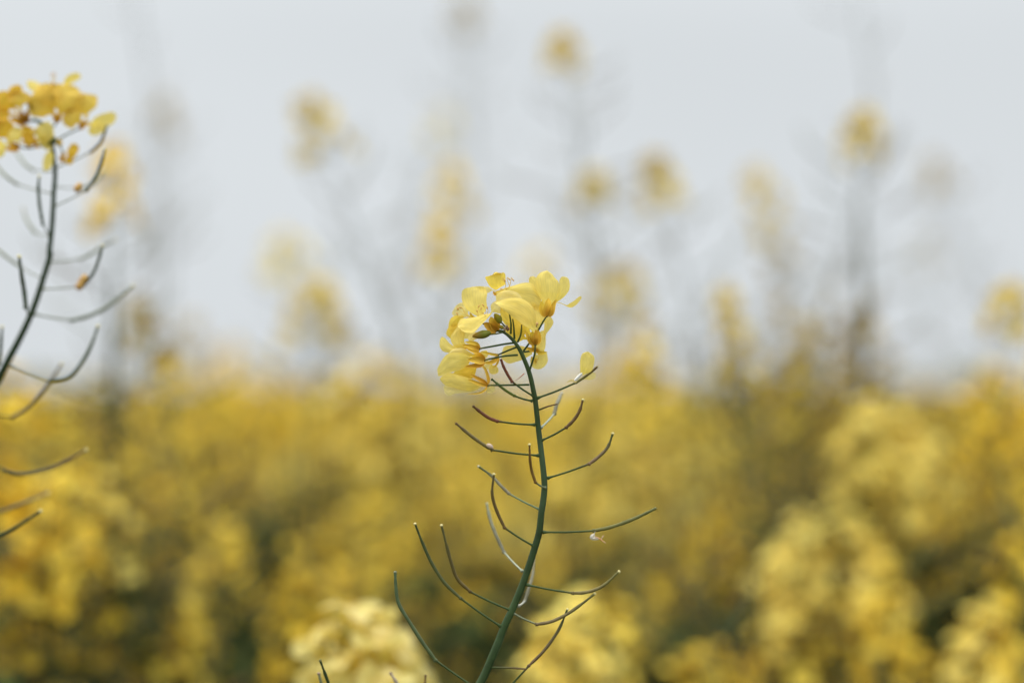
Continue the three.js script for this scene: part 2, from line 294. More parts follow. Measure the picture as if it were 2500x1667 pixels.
  // buds at the tip
  const bud = (F, q, base, tip, r, c, c2) => {
    const b = P.loc(F(base)), t = P.loc(F(tip));
    const m = mesh('bud', tube([b, b.clone().lerp(t, 0.33), b.clone().lerp(t, 0.66), t], (x) => r * Math.pow(Math.max(0.02, Math.sin(Math.PI * (0.1 + 0.84 * x))), 0.75) * (1 - 0.25 * x), (x, a, p) => { const s = 0.5 + 0.5 * Math.cos(a * 4); return c.map((k, i) => lerp(lerp(k, c2[i], smoothstep(x, 0.35, 1)), k * 0.55, 0.35 * Math.pow(1 - s, 3)) * mot(p, 0.12)); }, 18, 16), M.green, P.g);
    mesh('bud_stalk', tube(q.map((p) => P.loc(F(p))), () => 0.0003, grad([[0, ...GREEN], [1, ...OLIVE]]), 10, 7), M.green, m);
  };
  bud(B, [[1530, 105, 2], [1400, 130, 3], [1260, 145, 4]], [1280, 110, 4], [905, 185, 5], 0.00175, [0.17, 0.18, 0.025], [0.30, 0.17, 0.02]);
  bud(A, [[1640, 1335, 0], [1560, 1240, 1], [1480, 1160, 2]], [1500, 1195, 2], [1375, 1010, 3], 0.00165, [0.19, 0.19, 0.02], [0.45, 0.36, 0.03]);
  bud(A, [[1600, 1350, -1], [1560, 1325, 0], [1545, 1315, 0]], [1560, 1320, 0], [1470, 1265, 1], 0.0009, [0.35, 0.32, 0.05], [0.7, 0.55, 0.05]);
  for (const [x, y, c] of [[1625, 1290, PINK], [1590, 1330, [0.42, 0.3, 0.2]], [1655, 1335, [0.25, 0.12, 0.08]]])
    mesh('bud', knob(P.loc(A([x, y, 1])), 0.00055, c, 1.5, V(0.3, 1, 0.2)), M.green, P.g);

  // the flowers, one by one; z in mm towards the eye
  P.flower(C, [[345, 1045, -1], [430, 930, 0], [530, 785, 0], [588, 680, 0], [632, 612, 0]], {   // upper right, seen from outside
    edges: [
      { l: [[600, 480], [545, 380], [495, 275], [490, 185], [520, 110], [570, 70], [622, 54]], r: [[735, 470], [765, 390], [790, 300], [778, 200], [735, 150], [690, 90], [645, 57]], z: [-1, -4], bulge: 0.12 },
      { l: [[722, 455], [760, 340], [784, 250], [786, 175], [810, 135], [838, 126]], r: [[765, 440], [850, 372], [905, 300], [916, 215], [895, 150], [862, 128]], z: [-4, -7], bulge: -0.15, dz: [1, -1] }],
    petals: [
      { p: [[590, 440, -6], [520, 300, -8], [440, 125, -9]], w: 110 },
      { p: [[735, 450, 0], [800, 455, 1], [900, 495, 2], [990, 460, 2], [1060, 380, 2]], w: 120, tw: 1.15, cup: 0.2, claw: 0.5 }],
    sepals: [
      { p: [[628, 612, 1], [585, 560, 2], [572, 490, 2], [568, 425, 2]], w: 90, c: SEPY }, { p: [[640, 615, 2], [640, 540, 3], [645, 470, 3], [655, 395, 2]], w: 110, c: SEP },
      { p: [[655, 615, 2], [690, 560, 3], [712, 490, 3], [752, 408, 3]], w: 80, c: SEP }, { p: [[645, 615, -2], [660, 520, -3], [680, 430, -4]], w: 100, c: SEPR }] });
  P.flower(A, [[1590, 1370, -2], [1500, 1385, -1], [1400, 1375, 0]], {   // middle left, calyx in shade
    edges: [
      { l: [[1290, 1010], [1160, 1015], [980, 1065], [800, 1095], [650, 1120], [590, 1210], [585, 1280]], r: [[1310, 1030], [1190, 1190], [1070, 1320], [930, 1460], [800, 1450], [690, 1400], [610, 1310]], z: [3, 5], dz: [-2, 2], bulge: 0.13, roll: 0.16 },
      { l: [[1040, 1080], [830, 960], [705, 800], [668, 650], [690, 520], [780, 470], [890, 440]], r: [[1140, 1010], [1205, 880], [1200, 720], [1215, 570], [1180, 475], [1090, 424], [960, 428]], z: [-3, -8], bulge: -0.1 },
      { l: [[700, 1040], [545, 1048], [445, 1100], [400, 1200], [388, 1330], [425, 1470]], r: [[720, 1080], [640, 1180], [580, 1300], [520, 1400], [470, 1490], [450, 1500]], z: [-6, -9], bulge: 0.2, m: 'petalDeep' }],
    petals: [
      { p: [[1250, 1050, -4], [1400, 880, -6], [1600, 800, -8]], w: 260, m: 'petalPale', claw: 0.2 }],
    sepals: [
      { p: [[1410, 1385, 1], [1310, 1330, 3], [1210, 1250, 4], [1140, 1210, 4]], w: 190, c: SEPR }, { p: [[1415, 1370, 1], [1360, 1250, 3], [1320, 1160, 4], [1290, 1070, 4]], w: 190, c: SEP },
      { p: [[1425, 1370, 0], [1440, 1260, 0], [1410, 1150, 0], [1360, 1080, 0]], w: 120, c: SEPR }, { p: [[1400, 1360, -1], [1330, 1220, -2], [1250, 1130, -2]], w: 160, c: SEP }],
    stamens: [[[1190, 1060, 3], [1120, 990, 4], [1080, 930, 4], [1085, 900, 4]], [[1190, 1050, 1], [1180, 940, 1], [1150, 850, 1], [1130, 830, 1]], [[1150, 1060, 0], [1060, 960, 0], [1020, 880, 0], [1035, 850, 0]], [[1140, 1080, 1], [1050, 1060, 1], [1010, 1000, 1], [1000, 950, 1]], [[1210, 1050, 0], [1230, 950, 0], [1215, 880, 0]]] });
  P.flower(A, [[1590, 1390, -4], [1300, 1300, -9], [960, 1130, -9]], {   // far left, mostly behind its neighbour
    petals: [
      { p: [[860, 1080, -9], [740, 1010, -10], [620, 920, -11], [545, 850, -11]], w: 330, m: 'petalPale', claw: 0.12 },
      { p: [[860, 1130, -8], [680, 1250, -7], [520, 1420, -7], [470, 1560, -7]], w: 310, m: 'petalDeep' },
      { p: [[900, 1160, -10], [800, 1350, -11], [700, 1520, -12]], w: 260, m: 'petal' }],
    sepals: [{ p: [[960, 1130, -8], [900, 1080, -8], [840, 980, -8]], w: 90, c: SEPY }],
    stamens: [[[860, 1080, -4], [740, 980, -4], [680, 880, -4], [630, 860, -4], [590, 910, -4]], [[850, 1090, -4], [720, 1010, -4], [640, 960, -4], [590, 900, -4]], [[850, 1100, -4], [700, 1070, -4], [600, 1060, -4], [575, 1010, -4]], [[850, 1080, -4], [720, 960, -4], [700, 910, -4], [650, 880, -4]]] });
  P.flower(A, [[1660, 1340, -6], [1560, 900, -10], [1415, 600, -7]], {   // topmost, upright
    edges: [
      { l: [[1400, 510], [1290, 450], [1220, 350], [1175, 230], [1310, 190], [1365, 128], [1410, 118]], r: [[1500, 440], [1590, 390], [1604, 260], [1592, 150], [1545, 125], [1490, 165], [1440, 124]], z: [-6, -9], m: 'petalDeep', bulge: -0.14, ruffle: 0.12 },
      { F: C, l: [[0, 318], [110, 270], [230, 235], [350, 203], [450, 213], [520, 290], [556, 390]], r: [[30, 370], [150, 420], [300, 450], [430, 510], [500, 548], [556, 566], [566, 480]], z: [-3, -5], bulge: 0.14, ruffle: 0.1 },
      { F: C, l: [[15, 330], [100, 300], [200, 300], [290, 340], [330, 400]], r: [[0, 380], [20, 450], [110, 490], [230, 500], [320, 470]], z: [-1, 2], bulge: 0.12, ruffle: 0.1, m: 'petalPale' }],
    petals: [
      { p: [[1440, 560, -8], [1330, 510, -9], [1180, 500, -10], [1040, 470, -11]], w: 130, m: 'petalPale', claw: 0.4 },
      ],
    sepals: [{ p: [[1415, 610, -5], [1370, 580, -5], [1340, 535, -5]], w: 70, c: SEPR }, { p: [[1420, 605, -4], [1430, 560, -4], [1480, 520, -4]], w: 90, c: SEPY }, { p: [[1425, 610, -4], [1480, 570, -3], [1530, 520, -3]], w: 70, c: SEPY }],
    stamens: [[[1600, 480, -3], [1690, 440, -3], [1650, 320, -3], [1640, 230, -3], [1680, 270, -3]], [[1610, 490, -3], [1690, 420, -4], [1720, 280, -4], [1730, 240, -4], [1765, 290, -4]], [[1600, 480, -3], [1600, 350, -3], [1550, 290, -3], [1550, 240, -3], [1590, 300, -3]], [[1480, 540, -3], [1500, 470, -2], [1530, 490, -2]]] });
  P.flower(C, [[420, 1285, 1], [450, 1190, 2], [482, 1080, 3], [490, 968, 3]], {   // in front of the stem, drooping petal
    edges: [
      { l: [[472, 820], [420, 775], [350, 735], [280, 670], [190, 600], [90, 535], [0, 480]], r: [[500, 800], [498, 700], [492, 600], [440, 480], [320, 400], [150, 395], [0, 440]], z: [5, 5], dz: [2, -1], bulge: 0.14, ruffle: 0.08 },
      { l: [[480, 960], [515, 900], [540, 830], [560, 800], [590, 790]], r: [[500, 1000], [560, 1050], [600, 1040], [622, 930], [615, 810]], z: [-4, -8], bulge: 0.1, m: 'petal' }],
    petals: [
      { p: [[460, 860, 0], [370, 780, -2], [260, 650, -5], [90, 500, -7]], w: 290, m: 'petalDeep', claw: 0.15 },
      { p: [[500, 860, 1], [520, 740, -1], [470, 600, -3], [380, 470, -5]], w: 230, m: 'petal' },
      { p: [[440, 900, -4], [340, 880, -6], [250, 800, -7], [230, 660, -8]], w: 230, m: 'petalDeep' }],
    sepals: [
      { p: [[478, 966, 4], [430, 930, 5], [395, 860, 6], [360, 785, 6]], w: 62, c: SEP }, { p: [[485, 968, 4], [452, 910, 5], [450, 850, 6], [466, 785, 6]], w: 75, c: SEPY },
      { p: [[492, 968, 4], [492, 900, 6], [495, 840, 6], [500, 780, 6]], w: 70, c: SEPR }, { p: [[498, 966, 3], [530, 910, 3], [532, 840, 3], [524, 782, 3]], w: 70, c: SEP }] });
  P.flower(C, [[335, 1060, -2], [410, 1050, -5], [485, 1035, -7]], {   // behind the stem, facing away
    petals: [
      { p: [[485, 1060, -8], [500, 1110, -8], [540, 1130, -8], [470, 1260, -9]], w: 190, m: 'petal' },
      ],
    edges: [
      { l: [[512, 1010], [560, 890], [592, 800], [602, 710], [602, 645], [640, 617]], r: [[560, 1000], [610, 900], [630, 830], [680, 765], [714, 690], [680, 617]], z: [-8, -10], bulge: 0.12 },
      { l: [[450, 1025], [330, 985], [210, 975], [110, 990], [74, 1060]], r: [[450, 1085], [340, 1150], [250, 1180], [160, 1198], [74, 1140]], z: [-9, -11], bulge: 0.12 }],
    sepals: [{ p: [[490, 1035, -6], [440, 1030, -5], [380, 1000, -5]], w: 60, c: SEP }, { p: [[490, 1040, -6], [470, 1000, -6], [450, 960, -6]], w: 60, c: SEPY }, { p: [[495, 1040, -6], [560, 1070, -6], [640, 1060, -6]], w: 55, c: SEPY }, { p: [[490, 1045, -6], [520, 1020, -6], [525, 990, -6]], w: 50, c: SEPR }] });
  P.flower(B, [[1810, 318, 0], [1600, 345, 1], [1300, 400, 2], [1050, 445, 3]], {   // left, upper of three
    edges: [{ l: [[800, 410], [640, 420], [520, 400], [450, 300], [430, 200], [510, 70], [590, -60], [650, -200]], r: [[850, 360], [740, 330], [730, 230], [745, 130], [730, 0], [720, -80], [740, -150], [700, -210]], z: [2, 0], bulge: 0.12, ruffle: 0.1 }],
    petals: [
      { p: [[900, 360, -1], [860, 280, -3], [900, 190, -4], [1100, 150, -5]], w: 150, m: 'petalPale' },
      { p: [[900, 430, 1], [760, 420, 0], [620, 440, 0], [480, 400, 0]], w: 150, m: 'petalDeep' }],
    sepals: [
      { p: [[1050, 440, 4], [980, 350, 5], [860, 315, 5], [735, 305, 5]], w: 105, c: SEPY }, { p: [[1045, 455, 4], [950, 430, 6], [820, 390, 6], [670, 375, 6]], w: 120, c: SEP },
      { p: [[1050, 470, 3], [960, 480, 4], [840, 440, 4], [700, 430, 4]], w: 90, c: SEP }] });
  P.flower(B, [[1860, 578, 2], [1600, 600, 3], [1380, 640, 4], [1160, 688, 5]], {   // left, front, widest
    edges: [
      { l: [[870, 610], [700, 535], [550, 522], [400, 540], [300, 620], [215, 750], [150, 880]], r: [[830, 760], [740, 845], [600, 915], [470, 945], [340, 975], [240, 1025], [165, 1030]], z: [7, 8], dz: [0, -1], bulge: 0.18, ruffle: 0.07 },
      { l: [[900, 560], [640, 460], [440, 350], [310, 215], [250, 185]], r: [[850, 600], [620, 550], [400, 535], [260, 490], [205, 390], [210, 250]], z: [3, 1], bulge: 0.12 },
      { l: [[960, 800], [800, 830], [650, 880], [530, 930], [480, 975]], r: [[1000, 830], [950, 1000], [880, 1085], [740, 1060], [520, 1000]], z: [1, 0], m: 'petalDeep', bulge: 0.08 }],
    petals: [
      { p: [[960, 580, 5], [760, 500, 5], [560, 500, 5], [420, 560, 5]], w: 120, m: 'petalPale', claw: 0.15 }],
    sepals: [
      { p: [[1160, 690, 6], [1080, 600, 8], [960, 520, 8], [800, 470, 8]], w: 110, c: SEP }, { p: [[1155, 700, 7], [1040, 690, 9], [920, 680, 9], [800, 690, 9]], w: 170, c: SEP },
      { p: [[1155, 715, 6], [1060, 790, 7], [920, 810, 7], [740, 830, 7]], w: 120, c: SEPR }, { p: [[1160, 680, 6], [1060, 620, 8], [940, 600, 9], [820, 600, 9]], w: 110, c: SEPY }] });
  P.flower(B, [[1850, 408, -3], [1640, 490, -5], [1440, 580, -7]], {   // left, behind the widest
    petals: [{ p: [[1330, 720, -8], [1310, 800, -8], [1350, 890, -8], [1370, 985, -8]], w: 190, m: 'petal' }, { p: [[1260, 640, -9], [1200, 760, -10], [1180, 880, -10]], w: 200, m: 'petalPale' }, { p: [[1300, 570, -9], [1200, 560, -9], [1050, 600, -9]], w: 160, m: 'petal' }],
    sepals: [{ p: [[1440, 575, -6], [1350, 570, -5], [1200, 535, -5], [1070, 520, -5]], w: 60, c: SEPY }, { p: [[1440, 600, -6], [1380, 690, -5], [1280, 740, -5], [1150, 750, -5]], w: 110, c: SEP }, { p: [[1445, 600, -6], [1450, 700, -5], [1410, 790, -5], [1320, 865, -5]], w: 55, c: SEP }] });
  P.flower(Z1, [[1172, 1385, 0], [1000, 1388, 1], [860, 1390, 2], [722, 1392, 3]], {   // lowest of the left
    edges: [
      { F: B, l: [[1000, 1150], [800, 1060], [600, 1005], [420, 955], [290, 1000], [215, 1070]], r: [[1080, 1230], [860, 1330], [650, 1310], [480, 1260], [300, 1210], [215, 1120]], z: [4, 4], bulge: 0.18, ruffle: 0.1 },
      { F: B, l: [[1050, 1240], [800, 1310], [600, 1280], [450, 1220], [340, 1210], [280, 1250]], r: [[1090, 1270], [900, 1365], [700, 1385], [520, 1405], [410, 1455], [310, 1390]], z: [3, 2], bulge: 0.1, ruffle: 0.14, m: 'petalPale' }],
    petals: [
      { p: [[600, 1320, 0], [520, 1260, -1], [420, 1230, -2]], w: 160, m: 'petalDeep', claw: 0.1 },
      { p: [[725, 1395, 1], [745, 1430, 1], [770, 1475, 1]], w: 90, m: 'petalPale', claw: 0.1 }],
    sepals: [
      { p: [[720, 1390, 4], [670, 1350, 5], [600, 1310, 5], [535, 1275, 5]], w: 50, c: SEPR }, { p: [[715, 1400, 4], [640, 1380, 6], [560, 1350, 6], [500, 1330, 6]], w: 40, c: SEP },
      { p: [[712, 1400, 4], [695, 1440, 5], [620, 1480, 5], [495, 1485, 5]], w: 22, c: SEP }, { p: [[728, 1375, 3], [725, 1310, 3], [695, 1220, 3], [655, 1160, 3]], w: 38, c: SEP }] });

  // faded remains still hanging on pods
  const on = (m, name, geo, mat) => mesh(name, geo, mat, m);
  on(petalPod, 'withered_petal', sheet([[1048, 1345], [1042, 1230], [1045, 1150], [1070, 1080], [1115, 1056]].map((p) => P.loc(C(p, 5))), [[1085, 1345], [1185, 1290], [1216, 1200], [1216, 1115], [1150, 1054]].map((p) => P.loc(C(p, 5))), { bulge: 0.14, ruffle: 0.08 }), M.petal);
  on(petalPod, 'withered_petal', blade([[1770, 1330, 1], [1830, 1300, 0], [1900, 1275, 0]].map((p) => P.loc(Z1(p))), 75 * Z1.mm, { claw: 0.1, seed: 3 }), M.petalPale);
  on(petalPod, 'petal_claw', tube([[1672, 1338, 6.2], [1710, 1300, 6.2], [1750, 1262, 6.2]].map((p) => P.loc(Z1(p))), (t) => 0.00052 * (0.7 + 0.4 * Math.sin(Math.PI * t)), () => [0.72, 0.72, 0.68], 8, 7), M.green);
  on(petalPod, 'withered_sepal', blade([[1690, 1360, 3], [1640, 1340, 3], [1580, 1362, 3]].map((p) => P.loc(Z1(p))), 26 * Z1.mm, { kind: 'sepal', tint: () => [0.75, 0.6, 0.25], nu: 8, nv: 3 }), M.sepal);
  on(budPod, 'withered_sepal', knob(P.loc(Z2([850, 550, 3])), 0.0009, [0.6, 0.45, 0.34], 1.6, V(-0.8, 0.5, 0.2)), M.green);
  on(dryPod, 'withered_petal', blade([[1740, 1270, 3], [1728, 1300, 3], [1712, 1322, 3], [1770, 1335, 3]].map((p) => P.loc(Z2(p))), 34 * Z2.mm, { ruffle: 0.4, cup: 0.5, claw: 0.1 }), M.white);
  on(dryPod, 'withered_petal', tube([[1740, 1318, 3], [1775, 1330, 3], [1800, 1350, 3], [1828, 1368, 3]].map((p) => P.loc(Z2(p))), (t) => 0.00026 * (1 - 0.5 * t), grad([[0, 0.7, 0.5, 0.35], [0.5, 0.7, 0.28, 0.1], [1, 0.65, 0.5, 0.35]]), 8, 5), M.green);
  on(dryPod, 'withered_petal', tube([[1790, 1340, 3], [1800, 1320, 3], [1812, 1305, 3]].map((p) => P.loc(Z2(p))), () => 0.00016, () => [0.7, 0.5, 0.35], 6, 5), M.green);
  mesh('withered_filament', tube([[1000, 1352, 2], [1060, 1315, 3], [1118, 1264, 4]].map((p) => P.loc(Z1(p))), (t) => 0.00009 + 0.00013 * t, grad([[0, 0.6, 0.5, 0.4], [1, 0.6, 0.2, 0.1]]), 8, 5), M.green, P.g);
}
// ------------------------------------------------------------------ flowers, pods and heads for the other plants
const YEL = [0.95, 0.80, 0.15], UP = V(0, 1, 0);
const polar = (r, y, a) => V(Math.cos(a) * r, y, Math.sin(a) * r);
// a whole flower with its axis along y, receptacle at the origin: a mesh whose children are petals, sepals and stamens
function flowerProto(seed, open = 1, mats = [M.petal, M.petalPale, M.petal, M.petalPale]) {
  const R = rng(seed), L = 0.0115, m = new THREE.Mesh(knob(V(0, 0, 0), 0.0009, OLIVE, 0.9), M.green); m.name = 'flower'; m.castShadow = m.receiveShadow = true;
  for (let k = 0; k < 4; k++) {
    const a = Math.PI / 4 + k * Math.PI / 2 + (R() - 0.5) * 0.35, len = L * (0.85 + 0.3 * R()), o = open * (0.85 + 0.3 * R()), drop = (R() - 0.6) * 0.006;
    const pts = [polar(0.0006, 0.0004, a), polar(0.0012, 0.0042, a), polar(0.0012 + len * 0.35 * o, 0.0062 + (1 - o) * 0.002, a), polar(0.0012 + len * 0.8 * o, 0.0070 + (1 - o) * 0.005 + drop, a + (R() - 0.5) * 0.2)];
    mesh('petal', blade(pts, 0.0078 * (0.85 + 0.3 * R()), { side: polar(1, 0, a + Math.PI / 2), tw: (R() - 0.5) * 0.8, cup: 0.1 + 0.08 * R(), ruffle: 0.12, seed: seed + k, nu: 12, nv: 7, claw: 0.42 }), mats[(R() * 4) | 0], m);
    const b = k * Math.PI / 2 + 0.2;
    mesh('sepal', blade([polar(0.0006, 0, b), polar(0.0017, 0.0016, b), polar(0.0024, 0.0038, b), polar(0.0034, 0.0060, b)], 0.0022, { kind: 'sepal', side: polar(1, 0, b + Math.PI / 2), cup: -0.3, nu: 7, nv: 4, tint: (t) => SEP.map((x, i) => mats[0] === M.petal ? lerp(SEPR[i] * 0.8, SEPY[i] * 0.5 + x * 0.5, t) : [0.84, 0.70, 0.14][i]) }), M.sepal, m);
  }
  for (let k = 0; k < 5; k++) { const a = k * 1.26 + 0.4, e = polar(0.0018, 0.0078, a); mesh('stamen', mergeGeometries([tube([polar(0.0005, 0.001, a), polar(0.0012, 0.005, a), e], () => 0.00014, () => [0.7, 0.55, 0.12], 6, 4), knob(e, 0.0004, [0.65, 0.42, 0.08], 2, UP, 5, 4)]), M.sepal, m); }
  return m;
}
const CREAM = [M.petalPale, M.petalLemon, M.petalLemon, M.petalPale], paleFlowers = [11, 22, 33, 44].map((k, i) => flowerProto(k, [0.95, 0.8, 1.1, 0.9][i], CREAM));
const fullFlowers = [flowerProto(11, 0.95), flowerProto(22, 0.75), flowerProto(33, 1.1), flowerProto(44, 0.55)];
// the same as one light mesh for flowers that the lens dissolves
function lightFlower(seed, open, tone, nu = 5, nv = 2) {
  const R = rng(seed), L = 0.0115, g = [];
  const white = (t) => { const y = tone; return [y[0], y[1], lerp(y[2] * 2.0, y[2], smoothstep(t, 0.1, 0.5))]; };
  for (let k = 0; k < 4; k++) {
    const a = Math.PI / 4 + k * Math.PI / 2 + (R() - 0.5) * 0.4, len = L * (0.85 + 0.3 * R()), o = open * (0.85 + 0.3 * R());
    g.push(blade([polar(0.0006, 0.0004, a), polar(0.0012, 0.0042, a), polar(0.0012 + len * 0.35 * o, 0.0064, a), polar(0.0012 + len * 0.8 * o, 0.0072 + (1 - o) * 0.005 + (R() - 0.6) * 0.006, a)], 0.0085, { side: polar(1, 0, a + Math.PI / 2), tw: (R() - 0.5) * 0.8, cup: 0.12, nu, nv, claw: 0.35, seed, tint: white }));
    if (nu > 3) g.push(blade([polar(0.0006, 0, k * 1.57), polar(0.0022, 0.003, k * 1.57), polar(0.0033, 0.006, k * 1.57)], 0.0024, { kind: 'sepal', side: polar(1, 0, k * 1.57 + 1.57), nu: 3, nv: 1, tint: () => [0.66, 0.40, 0.03] }));
  }
  if (nu <= 3) g.push(knob(V(0, 0.003, 0), 0.0022, [0.6, 0.38, 0.03], 1.5, UP, 5, 3));
  return mergeGeometries(g);
}
const TONES = [[0.92, 0.705, 0.095], [0.88, 0.625, 0.055], [0.94, 0.78, 0.19], [0.46, 0.33, 0.07], [0.76, 0.58, 0.07]];
const lightFlowers = TONES.map((t, i) => [0, 1, 2].map((k) => lightFlower(100 + i * 10 + k, [1, 0.8, 0.6][k], t)));
// a pod with its stalk, growing along +x from the stem and curving up
function lightPod(seed, rad = 5) {
  const R = rng(seed), l = 0.014 + 0.006 * R(), p = 0.026 + 0.014 * R(), up = 0.5 + 0.7 * R(), c = [BROWN, OLIVE, GREEN, RED][(R() * 4) | 0];
  const pts = [V(0, 0, 0), V(l * 0.6, l * 0.05, 0), V(l, l * 0.15, 0), V(l + p * 0.4, l * 0.2 + p * 0.2 * up, 0), V(l + p * 0.75, p * 0.55 * up, p * 0.06), V(l + p * 0.92, p * 0.95 * up, p * 0.1)];
  return tube(pts, along([[0, 0.0005], [0.38, 0.0005], [0.45, 0.0009], [0.8, 0.00095], [0.88, 0.0006], [1, 0.0005]]), grad([[0, ...GREEN], [0.35, ...GREEN], [0.5, ...c], [1, ...OLIVE]]), 12, rad);
}
const lightPods = [1, 2, 3, 4, 5].map((s) => lightPod(s * 7 + 1));
const leafGeos = [1, 2, 3].map((k) => blade([V(0, 0, 0), V(0.02, 0.012, 0), V(0.045, 0.016 - 0.004 * k, 0.004 * k), V(0.075, -0.004 * k, 0.006 * k)], 0.026, { kind: 'sepal', side: V(0, 0.2, 1), cup: 0.12, ruffle: 0.1, nu: 10, nv: 6, seed: k, tint: (t, v) => { const f = Math.abs(v) < 0.15 ? 1.7 : 1; return [0.036 * f, 0.048 * f, 0.013 * f]; } }));
const budGeo = (() => { const g = [], R = rng(5); for (let i = 0; i < 9; i++) { const a = i * 2.4, r = 0.0012 * Math.sqrt(i); g.push(knob(polar(r, 0.004 - r * 0.9, a), 0.0011, [0.34, 0.33, 0.06], 1.6, polar(r, 0.003, a), 6, 5)); } return mergeGeometries(g); })();
const turnTo = (d, roll) => new THREE.Quaternion().setFromUnitVectors(UP, d.clone().normalize()).multiply(new THREE.Quaternion().setFromAxisAngle(UP, roll));

// where the flowers, the buds and the pods of one flower head stand: apex, axis, number, reach
function headLayout(R, n, reach, len, nPods, podRun) {
  const out = { flowers: [], pods: [] };
  for (let i = 0; i < n; i++) {
    const f = n > 1 ? i / (n - 1) : 0, az = i * 2.39996 + R() * 0.7, rise = lerp(1.2, -0.25, Math.pow(f, 0.8)) + (R() - 0.5) * 0.4, l = reach * (0.55 + 0.45 * f) * (0.85 + 0.3 * R());
    const d = polar(Math.cos(rise), Math.sin(rise), az), h = -len * f;
    out.flowers.push({ root: V(0, h - 0.003, 0), at: V(0, h, 0).addScaledVector(d, l), dir: d.clone().add(V(0, 0.35, 0)).normalize(), roll: R() * 6, k: (R() * 3) | 0, s: 0.85 + 0.3 * R() });
  }
  for (let i = 0; i < nPods; i++) out.pods.push({ h: -len - 0.006 - podRun * (i + R() * 0.6) / Math.max(1, nPods), az: i * 2.39996 + R(), tilt: (R() - 0.3) * 0.5, k: (R() * 5) | 0, s: 0.75 + 0.5 * R() });
  return out;
}
// one whole plant, soft in the photograph: head at a point, foot on the ground
function softPlant(label, head, o = {}) {
  const { n = 10, reach = 0.014, len = 0.022, tone = 0, pods = 12, run = 0.16, lean = 0.02, bow = 0, tilt = V(0, 1, 0), seed = 1, full = false, thick = false, leaves = 0, group } = o;
  const R = rng(seed * 977 + 13), foot = V(head.x + lean, 0, head.z - 0.03 + 0.06 * R());
  const P = thing('rapeseed_plant', label, 'rapeseed plant', foot, group), loc = (p) => p.clone().sub(foot), ax = tilt.clone().normalize();
  const q = new THREE.Quaternion().setFromUnitVectors(UP, ax), h = head.y;
  const below = (d) => head.clone().addScaledVector(ax, -d);
  const ctrl = [foot, V(foot.x, h * 0.4, foot.z), V(lerp(foot.x, head.x, 0.45) + bow, h * 0.72, lerp(foot.z, head.z, 0.4)), below(Math.min(0.2, h * 0.14)), below(0.07), head].map(loc);
  mesh('stem', tube(ctrl, along(thick ? [[0, 0.006], [0.55, 0.0040], [0.70, 0.0028], [0.79, 0.0014], [0.87, 0.0007], [1, 0.0004]] : [[0, 0.0035], [0.5, 0.0016], [0.75, 0.0009], [0.9, 0.0006], [1, 0.0003]]), grad([[0, 0.09, 0.10, 0.04], [0.6, 0.10, 0.085, 0.035], [1, ...STEM]]), 40, 7), M.green, P);
  const curve = new THREE.CatmullRomCurve3(ctrl, false, 'centripetal');
  const onStem = (d) => { const y = loc(head).y - d; let best = 1, e = 1e9; for (let t = 0.5; t <= 1; t += 0.01) { const k = Math.abs(curve.getPoint(t).y - y); if (k < e) { e = k; best = t; } } return curve.getPoint(best); };
  const lay = headLayout(R, n, reach, len, pods, run);
  lay.flowers.forEach((f) => {
    const root = f.root.clone().applyQuaternion(q).add(loc(head)), p = f.at.clone().applyQuaternion(q).add(loc(head)), d = f.dir.clone().applyQuaternion(q);
    let m;
    if (full) { m = (full === 'pale' ? paleFlowers : fullFlowers)[(R() * 4) | 0].clone(); P.add(m); } else m = mesh('flower', lightFlowers[tone][f.k], M.far, P);
    m.position.copy(p); m.quaternion.copy(turnTo(d, f.roll)); m.scale.setScalar(f.s * (o.size || 1));
    mesh('flower_stalk', tube([root, root.clone().lerp(p, 0.5).addScaledVector(ax, -0.001), p], () => 0.00045, () => GREEN, 5, 4, false), M.green, P);
  });
  if (n) { const b = mesh('bud_cluster', budGeo, M.green, P); b.position.copy(loc(head)); b.quaternion.copy(q); }
  for (let i = 0; i < leaves; i++) {
    const a = onStem((o.leafFrom || 0.04) + 0.018 * i), m = mesh('leaf', leafGeos[i % 3], M.leaf, P);
    m.position.copy(a); m.rotation.set(0, i * 2.4 + R(), (R() - 0.6) * 0.5, 'YXZ'); m.scale.setScalar((0.7 + 0.03 * i + 0.3 * R()) * (o.leafSize || 1));
  }
  for (const p of lay.pods) {
    const m = mesh('pod', lightPods[p.k], M.green, P), a = onStem(-p.h);
    m.position.copy(a); m.rotation.set(0, p.az, p.tilt, 'YXZ'); m.scale.setScalar(p.s);
  }
  return P;
}

